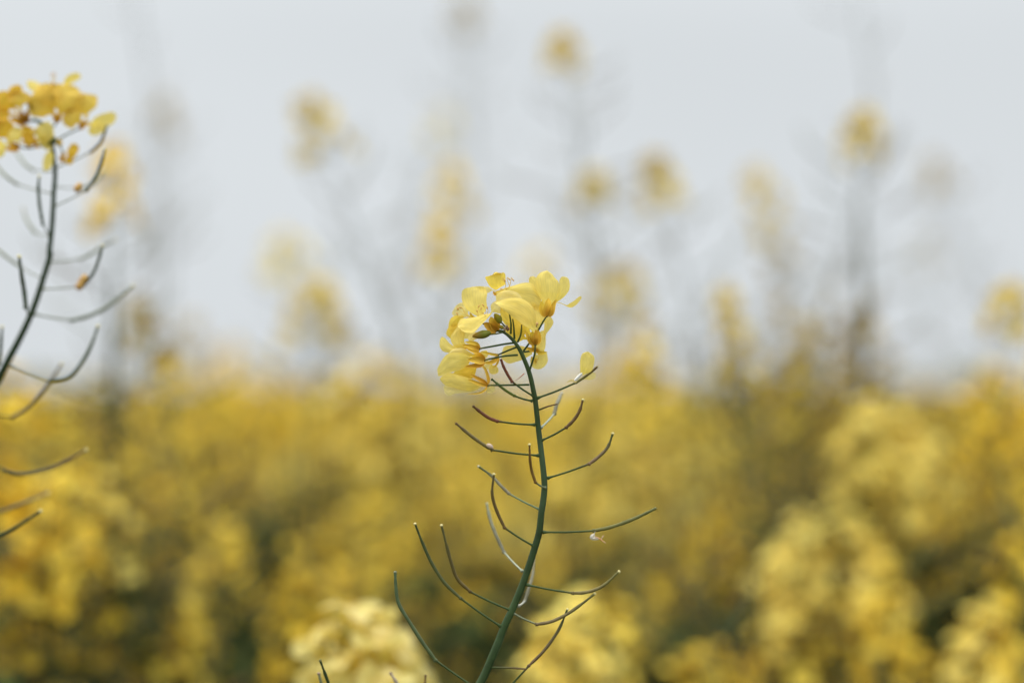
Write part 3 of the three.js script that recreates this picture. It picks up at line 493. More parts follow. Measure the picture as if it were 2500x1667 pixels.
// ------------------------------------------------------------------ the plant at the left edge, a little behind the sharp one
{
  const D = 0.832, L4 = frame(0, 150, 0.31887, D), L5 = frame(0, 550, 0.5102, D), H = frame(0, 160, 0.17222, D);
  const foot = at(-330, 5200, D); foot.y = 0;
  const P = new Plant('rapeseed_plant', 'soft rapeseed plant cut by the left edge, its dark stem bearing curved pods', 'rapeseed plant', foot);
  const pts = [[[735, 1085], H], [[750, 1170], H], [[765, 1290], H], [[412, 740], L4], [[422, 850], L4], [[412, 1000], L4], [[405, 1150], L4], [[395, 1300], L4], [[378, 1480], L4], [[242, 130], L5], [[205, 260], L5], [[155, 410], L5], [[100, 530], L5], [[42, 640], L5], [[-12, 745], L5], [[-90, 900], L5], [[-190, 1150], L5]].map(([p, F]) => F(p));
  P.stem([foot, foot.clone().setY(0.5), foot.clone().setY(0.9), ...pts.reverse()], along([[0, 0.004], [0.15, 0.002], [0.3, 0.0015], [0.5, 0.0012], [0.7, 0.001], [1, 0.0007]]), grad([[0, 0.02, 0.035, 0.012], [1, 0.02, 0.045, 0.018]]), 140, 10);
  const top = H([735, 1085]);
  P.pod(L4, [430, 812], [700, 690], [[770, 620], [800, 545], [822, 488]], [0.11, 0.07, 0.02], GREEN, { z: 0, rs: 0.0003, stalk: PALEG });
  P.pod(L4, [420, 1108], [665, 985], [[738, 870], [780, 760], [804, 672]], DARK, DARK, { z: 14, rs: 0.0003, stalk: PALEG });
  P.pod(L4, [382, 1330], [328, 1245], [[303, 1100], [294, 960], [300, 882]], DARK, [0.06, 0.10, 0.06], { z: 10, rs: 0.0003, r: 0.0005 });
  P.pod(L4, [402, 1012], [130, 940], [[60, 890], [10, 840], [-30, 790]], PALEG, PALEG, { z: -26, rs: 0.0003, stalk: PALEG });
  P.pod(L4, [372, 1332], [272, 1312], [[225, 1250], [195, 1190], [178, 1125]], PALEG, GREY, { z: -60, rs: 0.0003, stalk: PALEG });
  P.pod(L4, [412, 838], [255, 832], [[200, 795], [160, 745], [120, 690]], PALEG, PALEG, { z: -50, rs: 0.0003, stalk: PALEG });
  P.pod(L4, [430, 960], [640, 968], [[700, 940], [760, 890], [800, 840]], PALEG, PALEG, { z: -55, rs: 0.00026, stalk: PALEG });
  P.pod(L5, [242, 175], [390, 160], [[440, 135], [500, 95], [550, 70]], PALEG, GREY, { z: -40, stalk: PALEG, rs: 0.00033 });
  P.pod(L5, [208, 305], [400, 290], [[450, 222], [475, 155], [490, 98]], DARK, DARK, { z: 10, rs: 0.0003, stalk: PALEG });
  P.pod(L5, [198, 252], [100, 200], [[50, 166], [0, 125], [-30, 95]], PALEG, PALEG, { z: -24, rs: 0.0003, stalk: PALEG });
  P.pod(L5, [138, 430], [124, 392], [[115, 310], [105, 250], [92, 152]], DARK, DARK, { z: 22, r: 0.00068 });
  P.pod(L5, [165, 425], [340, 456], [[410, 438], [480, 410], [560, 355], [635, 290]], [0.12, 0.14, 0.09], PALEG, { z: -18, r: 0.0006, stalk: PALEG });
  P.pod(L5, [52, 672], [240, 746], [[330, 725], [392, 655], [440, 565], [468, 484]], DARK, [0.08, 0.11, 0.05], { z: 4, r: 0.0006, stalk: OLIVE });
  P.pod(L5, [-40, 905], [60, 916], [[120, 880], [190, 810], [250, 730], [293, 664]], [0.16, 0.12, 0.07], [0.14, 0.11, 0.06], { z: -16, r: 0.0006 });
  P.pod(L5, [-80, 1100], [20, 1170], [[100, 1190], [240, 1164], [330, 1122], [410, 1076]], [0.09, 0.08, 0.035], [0.13, 0.09, 0.05], { z: 6, r: 0.00062 });
  P.pod(L5, [-120, 1400], [-20, 1378], [[60, 1350], [140, 1318], [228, 1282]], [0.08, 0.08, 0.04], [0.17, 0.14, 0.1], { z: -26, r: 0.0006 });
  P.pod(L5, [-120, 1530], [-20, 1492], [[50, 1458], [120, 1415], [192, 1368]], DARK, [0.08, 0.08, 0.03], { z: 20, r: 0.0006 });
  P.pod(L5, [-40, 700], [-5, 660], [[2, 610], [6, 550], [11, 488]], DARK, DARK, { z: 10, r: 0.0005 });
  const stalk0 = (q) => [H([735, 1085]), ...q.map((p) => H(p))];
  // its flowers
  mesh('stem_tip', tube([[735, 1085, 0], [690, 960, 1], [640, 860, 2], [560, 800, 2], [470, 765, 2]].map((p) => P.loc(H(p))), (t) => 0.0009 - 0.0003 * t, grad([[0, 0.04, 0.08, 0.03], [1, 0.05, 0.10, 0.03]]), 20, 8), M.green, P.g);
  mesh('bud', knob(P.loc(H([740, 1075, 2])), 0.0017, [0.07, 0.085, 0.03], 1.3, V(0.6, 0.5, 0)), M.green, P.g);
  mesh('bud', knob(P.loc(H([440, 560, 2])), 0.0016, [0.2, 0.17, 0.02], 1.7, V(-0.3, 1, 0)), M.green, P.g);
  P.flower(H, [[640, 880, 2], [760, 860, 2], [810, 790, 2]], {
    wide: 1.28, crumple: 0.5, petals: [{ p: [[790, 720, 3], [700, 640, 4], [560, 540, 5], [430, 480, 5]], w: 360, claw: 0.12, m: 'petalOld', ruffle: 0.25 }, { p: [[830, 720, 2], [880, 600, 2], [880, 420, 1], [870, 240, 0]], w: 420, claw: 0.12, m: 'petalOld', ruffle: 0.25 },
      { p: [[740, 480, 0], [650, 390, 0], [540, 310, 0], [395, 225, 0]], w: 160, tw: 1.0, claw: 0.1 }, { p: [[860, 300, -1], [950, 230, -1], [1050, 170, -2], [1140, 130, -2]], w: 110, tw: 0.8, claw: 0.1 }, { p: [[760, 640, 1], [700, 520, 0], [700, 380, 0], [720, 250, -1]], w: 330, claw: 0.12, m: 'petalOld', ruffle: 0.25 }],
    sepals: [{ p: [[810, 800, 3], [780, 740, 4], [770, 660, 4]], w: 70, c: SEPR }, { p: [[815, 800, 3], [840, 730, 4], [850, 660, 4]], w: 80, c: SEPR }, { p: [[745, 480, 6], [740, 440, 6], [745, 390, 6]], w: 80, c: [0.35, 0.2, 0.02] }],
    stamens: [[[745, 280, 0], [735, 200, 0], [730, 130, 0]], [[775, 280, 0], [780, 200, 0], [785, 130, 0]], [[760, 280, 1], [758, 190, 1], [760, 110, 1]]] });
  P.flower(H, [[760, 1080, 0], [980, 960, -2], [1160, 880, -2]], {
    wide: 1.28, crumple: 0.5, petals: [{ p: [[1230, 760, -2], [1210, 640, -3], [1180, 520, -3], [1150, 400, -4]], w: 300, claw: 0.12, m: 'petalOld', ruffle: 0.25 }, { p: [[1170, 840, -1], [1100, 780, 0], [1000, 740, 0], [900, 690, 0]], w: 230, claw: 0.12, m: 'petalOld', ruffle: 0.25 }, { p: [[1200, 840, -1], [1330, 830, -1], [1480, 790, -2], [1640, 680, -2]], w: 170, tw: 0.5, claw: 0.15 }, { p: [[1260, 800, 0], [1320, 850, 1], [1370, 920, 1], [1400, 980, 1]], w: 180, claw: 0.1 }],
    sepals: [{ p: [[1140, 890, -1], [1190, 840, 0], [1270, 800, 0]], w: 90, c: SEPR }, { p: [[1140, 890, -2], [1160, 830, -1], [1210, 760, -1]], w: 70, c: SEP }] });
  P.flower(H, [[500, 780, 2], [420, 790, 3], [350, 790, 3]], {
    wide: 1.28, crumple: 0.5, petals: [{ p: [[300, 640, 3], [270, 540, 4], [280, 430, 4], [300, 350, 4]], w: 260, claw: 0.12, m: 'petalOld', ruffle: 0.25 }, { p: [[250, 660, 2], [160, 560, 2], [60, 520, 2], [-90, 540, 2]], w: 250, claw: 0.12, m: 'petalOldDeep', ruffle: 0.25 }, { p: [[270, 700, 2], [120, 690, 1], [0, 700, 1], [-120, 760, 1]], w: 220, m: 'petalOldDeep', ruffle: 0.25 }, { p: [[260, 470, 3], [240, 400, 3], [225, 330, 3], [220, 270, 3]], w: 140, claw: 0.1, m: 'petalOldDeep', ruffle: 0.25 }],
    sepals: [{ p: [[370, 820, 3], [320, 740, 5], [300, 640, 5]], w: 120, c: [0.42, 0.2, 0.02] }, { p: [[360, 830, 3], [240, 780, 5], [140, 750, 5]], w: 110, c: SEPR }, { p: [[370, 820, 3], [390, 720, 4], [380, 620, 4]], w: 90, c: [0.42, 0.22, 0.02] }] });
  P.flower(H, [[700, 1080, 0], [440, 1170, 2], [260, 1150, 3]], {
    wide: 1.28, crumple: 0.5, petals: [{ p: [[280, 1100, 3], [250, 1040, 4], [200, 990, 4], [130, 940, 4]], w: 230, claw: 0.1 }, { p: [[300, 1100, 3], [350, 1080, 4], [400, 1060, 4], [470, 1110, 4]], w: 170, claw: 0.1, m: 'petalOldDeep', ruffle: 0.25 }, { p: [[150, 1080, 2], [80, 960, 2], [20, 880, 2], [-60, 820, 2]], w: 260, claw: 0.1, m: 'petalOldDeep', ruffle: 0.25 }, { p: [[120, 1120, 2], [40, 1140, 2], [-60, 1180, 2], [-160, 1240, 2]], w: 240, claw: 0.1 }],
    sepals: [{ p: [[270, 1170, 4], [200, 1140, 5], [120, 1130, 5]], w: 110, c: SEPR }, { p: [[270, 1180, 4], [170, 1190, 5], [60, 1180, 5]], w: 80, c: SEPR }] });
  P.flower(H, [[710, 1080, 1], [600, 1130, 2], [490, 1120, 3]], {
    wide: 1.28, crumple: 0.5, petals: [{ p: [[500, 1080, 4], [560, 1010, 5], [600, 930, 5], [540, 850, 5]], w: 250, claw: 0.1 }, { p: [[520, 1090, 3], [600, 1090, 3], [670, 1050, 3], [710, 960, 3]], w: 200, claw: 0.1 }, { p: [[480, 1090, 2], [420, 1010, 1], [400, 930, 1], [430, 870, 1]], w: 170, claw: 0.1, m: 'petalOldDeep', ruffle: 0.25 }],
    sepals: [{ p: [[480, 1130, 4], [500, 1080, 5], [520, 1030, 5]], w: 70, c: SEPR }, { p: [[485, 1135, 4], [540, 1150, 5], [560, 1180, 5]], w: 50, c: SEPR }] });
  const old = P.flower(H, [[745, 1110, 0], [820, 1090, 2], [900, 1250, 2]], { name: 'withered_flower',
    wide: 1.28, crumple: 0.5, petals: [{ p: [[720, 1130, 3], [700, 1240, 4], [670, 1380, 4], [630, 1490, 4]], w: 130, claw: 0.15, tw: 0.3 }, { p: [[760, 1080, 2], [820, 1080, 2], [870, 1130, 2]], w: 80, claw: 0.1, m: 'petalOldDeep', ruffle: 0.25 }, { p: [[930, 1330, 2], [990, 1270, 2], [1040, 1190, 2], [1100, 1130, 2]], w: 130, claw: 0.1, m: 'petalOldDeep', ruffle: 0.25 }, { p: [[900, 1370, 2], [960, 1340, 2], [1020, 1300, 2]], w: 110, claw: 0.1, m: 'petalOldDeep', ruffle: 0.25 }],
    sepals: [{ p: [[880, 1370, 3], [890, 1290, 4], [930, 1230, 4]], w: 80, c: SEPR }] });
  for (const [F, x, y] of [[L4, 600, 965], [L5, 385, 285], [L5, 400, 258]]) mesh('withered_flower', mergeGeometries([knob(P.loc(F([x, y, 9])), 0.0015, [0.55, 0.33, 0.10], 1.5, V(0.5, 1, 0)), knob(P.loc(F([x - 9, y + 12, 9])), 0.0011, [0.5, 0.3, 0.16], 1.6, V(-1, 0.5, 0))]), M.green, P.g);
}

// ------------------------------------------------------------------ pods poking up at the lower edge, left of the sharp stem
{
  const D = 0.77, Q = frame(700, 1260, 0.38265, D), foot = at(900, 4200, D); foot.y = 0;
  const P = new Plant('rapeseed_plant', 'rapeseed plant showing only four thin pod tips at the lower edge before pale flowers', 'rapeseed plant', foot);
  P.stem([foot, foot.clone().setY(0.6), Q([420, 1900]), Q([450, 1500]), Q([480, 1330])], along([[0, 0.004], [0.6, 0.002], [1, 0.0008]]), undefined, 60, 10);
  P.pod(Q, [455, 1480], [340, 1260], [[290, 1130], [250, 1020], [215, 925]], DARK, DARK, { z: 8, tip: OLIVE });
  P.pod(Q, [450, 1520], [300, 1330], [[250, 1200], [225, 1090], [206, 1008]], OLIVE, PALEG, { z: 0, r: 0.00055, tip: PINK });
  P.pod(Q, [480, 1400], [780, 1230], [[740, 1130], [700, 1060], [665, 1006]], [0.2, 0.17, 0.12], [0.28, 0.22, 0.16], { z: -14, r: 0.00055, tip: PINK });
  P.pod(Q, [480, 1420], [840, 1250], [[870, 1160], [880, 1090], [885, 1022]], [0.16, 0.10, 0.03], BROWN, { z: -8, r: 0.00045, tip: BROWN });
}

// ------------------------------------------------------------------ the field behind: plants that can be told apart
const K = 2500 / 2352, sp = (x, y, d) => at(x * K, y * K, d);
// two near heads, soft but with their petals still to be made out
const heads = (label, pts, o) => { // a plant with several flower heads on one branching stem
  const [x0, y0, d0] = pts[0], first = sp(x0, y0, d0), P = softPlant(label, first, o), foot = P.position, R = rng((o.seed || 1) * 31 + 5);
  for (const [x, y, d, n, tone, rx] of pts.slice(1)) {
    const h = sp(x, y, d), ax = V((R() - 0.5) * 0.5 + (rx || 0), 1, (R() - 0.5) * 0.4).normalize(), q = new THREE.Quaternion().setFromUnitVectors(UP, ax), lay = headLayout(R, n, o.reach || 0.014, o.len || 0.022, o.bp ?? 4, 0.06);
    const loc = (p) => p.clone().sub(foot), base = first.clone().lerp(V(foot.x, first.y, foot.z), 0.3); base.y = Math.min(first.y, h.y) - 0.16;
    const curve = [base, base.clone().lerp(h, 0.5).add(V(0, -0.02, 0)), h.clone().addScaledVector(ax, -0.05), h].map(loc);
    const b = mesh('branch', tube(curve, along([[0, 0.0014], [0.7, 0.0010], [1, 0.0005]]), grad([[0, ...STEM], [1, ...STEM]]), 16, 6), M.green, P);
    for (const f of lay.flowers) {
      let m; const t = tone ?? o.tone ?? 0;
      if (o.full) { m = (o.full === 'pale' ? paleFlowers : fullFlowers)[(R() * 4) | 0].clone(); b.add(m); } else m = mesh('flower', lightFlowers[t][f.k], M.far, b);
      m.position.copy(f.at.clone().applyQuaternion(q).add(loc(h))); m.quaternion.copy(turnTo(f.dir.clone().applyQuaternion(q), f.roll)); m.scale.setScalar(f.s * (o.size || 1));
    }
    for (const p of lay.pods) { const m = mesh('pod', lightPods[p.k], M.green, b); m.position.copy(loc(h).addScaledVector(ax, p.h)); m.rotation.set(0, p.az, p.tilt, 'YXZ'); m.scale.setScalar(p.s); }
  }
  return P;
};
heads('pale rapeseed flower head, large and soft, at the lower edge left of the sharp stem', [[795, 1462, 0.97], [862, 1480, 0.97, 9], [772, 1518, 0.98, 8], [898, 1518, 0.98, 8], [830, 1550, 0.95, 7], [885, 1555, 0.95, 6]], { n: 5, full: 'pale', reach: 0.013, len: 0.02, pods: 0, bp: 0, seed: 4, lean: 0.01, size: 1.15 });
const G1 = 'rapeseed plants standing out against the sky', G2 = 'rapeseed plants at the front of the field';
// label, head x, y (view of 2352 x 1568), depth, options
const skyPlants = [
  ['blurred plant whose bright small head is highest of the yellow ones, above the sharp flower', 1290, 105, 1.75, { n: 7, reach: 0.008, len: 0.014, tone: 1, lean: 0.03 }],
  ['faint brownish head cut off by the top edge, left of the highest yellow one', 1070, 25, 2.6, { n: 6, reach: 0.012, tone: 3, lean: 0.0 }],
  ['blurred head arching like a hook, alone in the sky left of centre', 720, 265, 1.7, { n: 9, reach: 0.016, tone: 1, lean: 0.03, tilt: V(-0.35, 1, 0) }],
  ['very faint pale head in the sky right of the hooked one', 1020, 275, 2.9, { n: 5, reach: 0.016, tone: 2, lean: 0.03 }],
  ['upper half of the tall S of yellow left of the highest head', 1035, 410, 2.0, { n: 8, reach: 0.012, tone: 0, lean: 0.06, len: 0.035 }],
  ['lower half of the tall S of yellow, just above left of the sharp flower', 1012, 535, 1.9, { n: 8, reach: 0.012, tone: 0, lean: 0.05, len: 0.03 }],
  ['broad blurred head right behind the left edge plant, thick stem', 262, 368, 1.5, { n: 9, reach: 0.012, tone: 1, keep: true, leaves: 24, leafFrom: 0.13, leafSize: 0.42, lean: 0.012, pods: 44, run: 0.42, thick: true, len: 0.032 }],
  ['tan yellow head over the field at the left middle, wide and low', 725, 690, 1.75, { n: 14, reach: 0.022, tone: 1, lean: -0.05, len: 0.03 }],
  ['paler head leaning left just above the wide tan one', 655, 585, 2.2, { n: 10, reach: 0.028, tone: 2, lean: 0.10, tilt: V(-0.3, 1, 0) }],
  ['small round head in the sky right above the sharp flower', 1362, 425, 1.9, { n: 6, reach: 0.008, tone: 1, lean: 0.0, len: 0.014 }],
  ['blurred head with a tail to lower left, second right of the sharp flower', 1508, 395, 1.8, { n: 9, reach: 0.012, tone: 1, lean: 0.14, bow: 0.05, tilt: V(-0.25, 1, 0) }],
  ['blurred head on a stem slanting right, third right of the sharp flower', 1740, 420, 1.95, { n: 9, reach: 0.014, tone: 1, lean: 0.14, bow: 0.05, len: 0.03 }],
  ['brownish head on the tallest thick stem at the right', 1977, 285, 1.7, { n: 8, reach: 0.011, tone: 1, lean: -0.035, bow: -0.01, leaves: 16, leafFrom: 0.2, leafSize: 0.42, pods: 46, run: 0.46, thick: true }],
  ['faint head high at the right edge of the sky', 2145, 385, 2.6, { n: 6, reach: 0.012, tone: 3, lean: -0.03 }],
  ['very faint head below the faint one at the right', 2130, 560, 3.0, { n: 4, reach: 0.013, tone: 3, lean: 0.0 }],
  ['strong golden head cut by the right edge', 2322, 685, 1.5, { n: 8, reach: 0.011, tone: 1, lean: 0.03, len: 0.018, pods: 8, tilt: V(0.1, 1, 0) }],
  ['faint pale head just above the sharp flower', 1240, 600, 2.5, { n: 6, reach: 0.014, tone: 0, lean: 0.02 }],
  ['wide yellow head directly right of the sharp flower', 1425, 655, 1.9, { n: 13, reach: 0.024, tone: 1, lean: -0.05 }],
  ['upright narrow yellow head at mid right, over the field', 1668, 690, 1.6, { n: 11, reach: 0.009, tone: 1, lean: 0.05, len: 0.06, bow: 0.02, tilt: V(-0.2, 1, 0) }],
  ['upright narrow yellow head right below the wide one', 1482, 770, 1.75, { n: 7, reach: 0.007, tone: 0, lean: 0.0, len: 0.06, tilt: V(-0.1, 1, 0) }],
  ['dark golden narrow head left of the thick right stem', 1855, 770, 1.75, { n: 13, reach: 0.010, tone: 1, lean: 0.05, len: 0.06, pods: 24, tilt: V(0.2, 1, 0) }],
  ['brown withering head against the thick right stem', 1955, 745, 1.75, { n: 16, reach: 0.009, tone: 3, lean: -0.01, len: 0.09, pods: 30, run: 0.3 }],
  ['small brown head beside the thick left stem', 312, 700, 1.7, { n: 4, reach: 0.008, tone: 3, lean: 0.0, pods: 18, run: 0.25 }],
  ['faint tan head high beside the left edge plant', 378, 250, 2.7, { n: 5, reach: 0.013, tone: 3, lean: -0.04 }],
  ['faint brown podded top left of the thick right stem', 1780, 570, 2.1, { n: 4, reach: 0.014, tone: 3, lean: 0.05, pods: 22, run: 0.25 }],
  ['brown podded top low over the field right of the left stem', 440, 760, 2.2, { n: 5, reach: 0.016, tone: 3, lean: -0.06, pods: 20, run: 0.2 }],
  ['bare podded stem rising out of the top edge at the left', 292, -150, 2.3, { n: 5, reach: 0.012, tone: 3, lean: 0.02, pods: 10, run: 0.5, thick: false }],
  ['bare podded stem rising out of the top edge at the right', 1965, -120, 2.2, { n: 5, reach: 0.012, tone: 3, lean: -0.02, pods: 10, run: 0.5, thick: false }],
  ['brown podded stem leaning left, between the upright yellow heads at right', 1700, 830, 1.6, { n: 2, reach: 0.008, tone: 3, lean: 0.08, pods: 24, run: 0.22 }],
  ['brown podded stem close left of the thick right stem', 1800, 720, 1.9, { n: 8, reach: 0.012, tone: 3, lean: 0.05, len: 0.08, pods: 34, run: 0.3 }],
  ['brown podded stem just right of the thick right stem', 1990, 720, 1.8, { n: 7, reach: 0.009, tone: 3, lean: -0.03, len: 0.08, pods: 34, run: 0.3 }],
  ['brown podded stem touching the thick right stem low down', 1925, 860, 1.85, { n: 2, reach: 0.010, tone: 3, lean: 0.02, pods: 26, run: 0.25 }],
  ['brown podded stem right beside the thick left stem', 340, 790, 1.4, { n: 3, reach: 0.010, tone: 3, lean: -0.06, pods: 26, run: 0.25 }],
  ['brown podded stem between left edge plant and thick left stem', 205, 890, 1.6, { n: 2, reach: 0.010, tone: 3, lean: 0.06, pods: 26, run: 0.25 }],
  ['brown podded stem under the wide tan head at left middle', 770, 770, 2.0, { n: 3, reach: 0.010, tone: 3, lean: -0.02, pods: 22, run: 0.2 }],
  ['brown tangled podded stem left of the dark golden narrow head', 1760, 800, 1.85, { n: 6, reach: 0.012, tone: 3, lean: 0.07, len: 0.10, pods: 30, run: 0.25 }],
  ['brown tangled podded stem between the dark golden head and the thick right stem', 1900, 700, 1.85, { n: 7, reach: 0.014, tone: 3, lean: 0.02, len: 0.12, pods: 34, run: 0.3 }],
  ['brown tangled podded stem low at the foot of the upright narrow heads', 1810, 880, 1.85, { n: 7, reach: 0.014, tone: 3, lean: 0.03, len: 0.10, pods: 30, run: 0.2 }],
  ['brown podded stem low, just right of the thick right stem foot', 1975, 860, 1.85, { n: 5, reach: 0.010, tone: 3, lean: -0.02, len: 0.10, pods: 30, run: 0.25 }],
  ['thin podded stem slanting right, over the canopy right of the sharp stem', 1590, 900, 1.35, { n: 0, lean: 0.16, pods: 14, run: 0.25, bow: 0.06 }],
  ['thin podded stem slanting across the canopy under the upright narrow head', 1690, 880, 1.4, { n: 0, lean: 0.10, pods: 14, run: 0.25, bow: 0.03 }],
  ['thin podded stem leaning left from the thick right stem into the bush', 1980, 900, 1.85, { n: 0, lean: -0.14, pods: 16, run: 0.3, bow: -0.04 }],
  ['thin podded stem at the right edge leaning right over the golden canopy', 2230, 930, 1.35, { n: 0, lean: -0.10, pods: 16, run: 0.3, bow: -0.03 }],
  ['thin podded stem right of the largest bright cluster, slanting down right', 2080, 1170, 1.3, { n: 0, lean: 0.12, pods: 14, run: 0.25, bow: 0.03 }],
  ['thin podded stem in front of the big golden bush at lower left', 140, 930, 1.35, { n: 0, lean: 0.12, pods: 16, run: 0.3, bow: 0.03 }],
  ['thin podded stem upright between the left canopy and the dull yellow plant', 480, 960, 1.5, { n: 0, lean: 0.04, pods: 16, run: 0.3 }],
  ['thin podded stem upright in the middle left field', 640, 960, 1.6, { n: 0, lean: -0.04, pods: 18, run: 0.3 }],
  ['thin podded stem left of the pods of the sharp stem, low', 740, 1120, 1.4, { n: 0, lean: 0.05, pods: 14, run: 0.25 }],
  ['thin podded stem low near the lower right corner', 2130, 1420, 1.25, { n: 0, lean: 0.06, pods: 10, run: 0.2 }],
  ['thin podded stem right of the sharp stem, upright over the pale canopy', 1365, 870, 1.6, { n: 0, lean: 0.0, pods: 14, run: 0.25 }],
  ['thin podded stem in the dark gap left of the bright cluster', 1560, 1180, 1.35, { n: 0, lean: 0.03, pods: 12, run: 0.25 }],
];
skyPlants.forEach(([label, x, y, d, o], i) => { const R = rng(60 + i * 17); softPlant(label, sp(x, y, d * 0.9), { seed: 50 + i, group: G1, size: 0.85, tilt: o.thick ? V(0, 1, 0) : V((R() - 0.5) * 0.7, 1, (R() - 0.5) * 0.5), bow: o.thick ? 0 : (R() - 0.5) * 0.07, ...o, pods: Math.round((o.pods || 12) * 1.3), n: Math.round(o.n * 1.7), tone: o.tone === 1 && !o.keep ? 4 : o.tone, lean: (o.lean || 0) + (o.thick ? 0 : (R() - 0.5) * 0.12), len: (o.len || 0.02) * (0.9 + 0.6 * R()) }); });
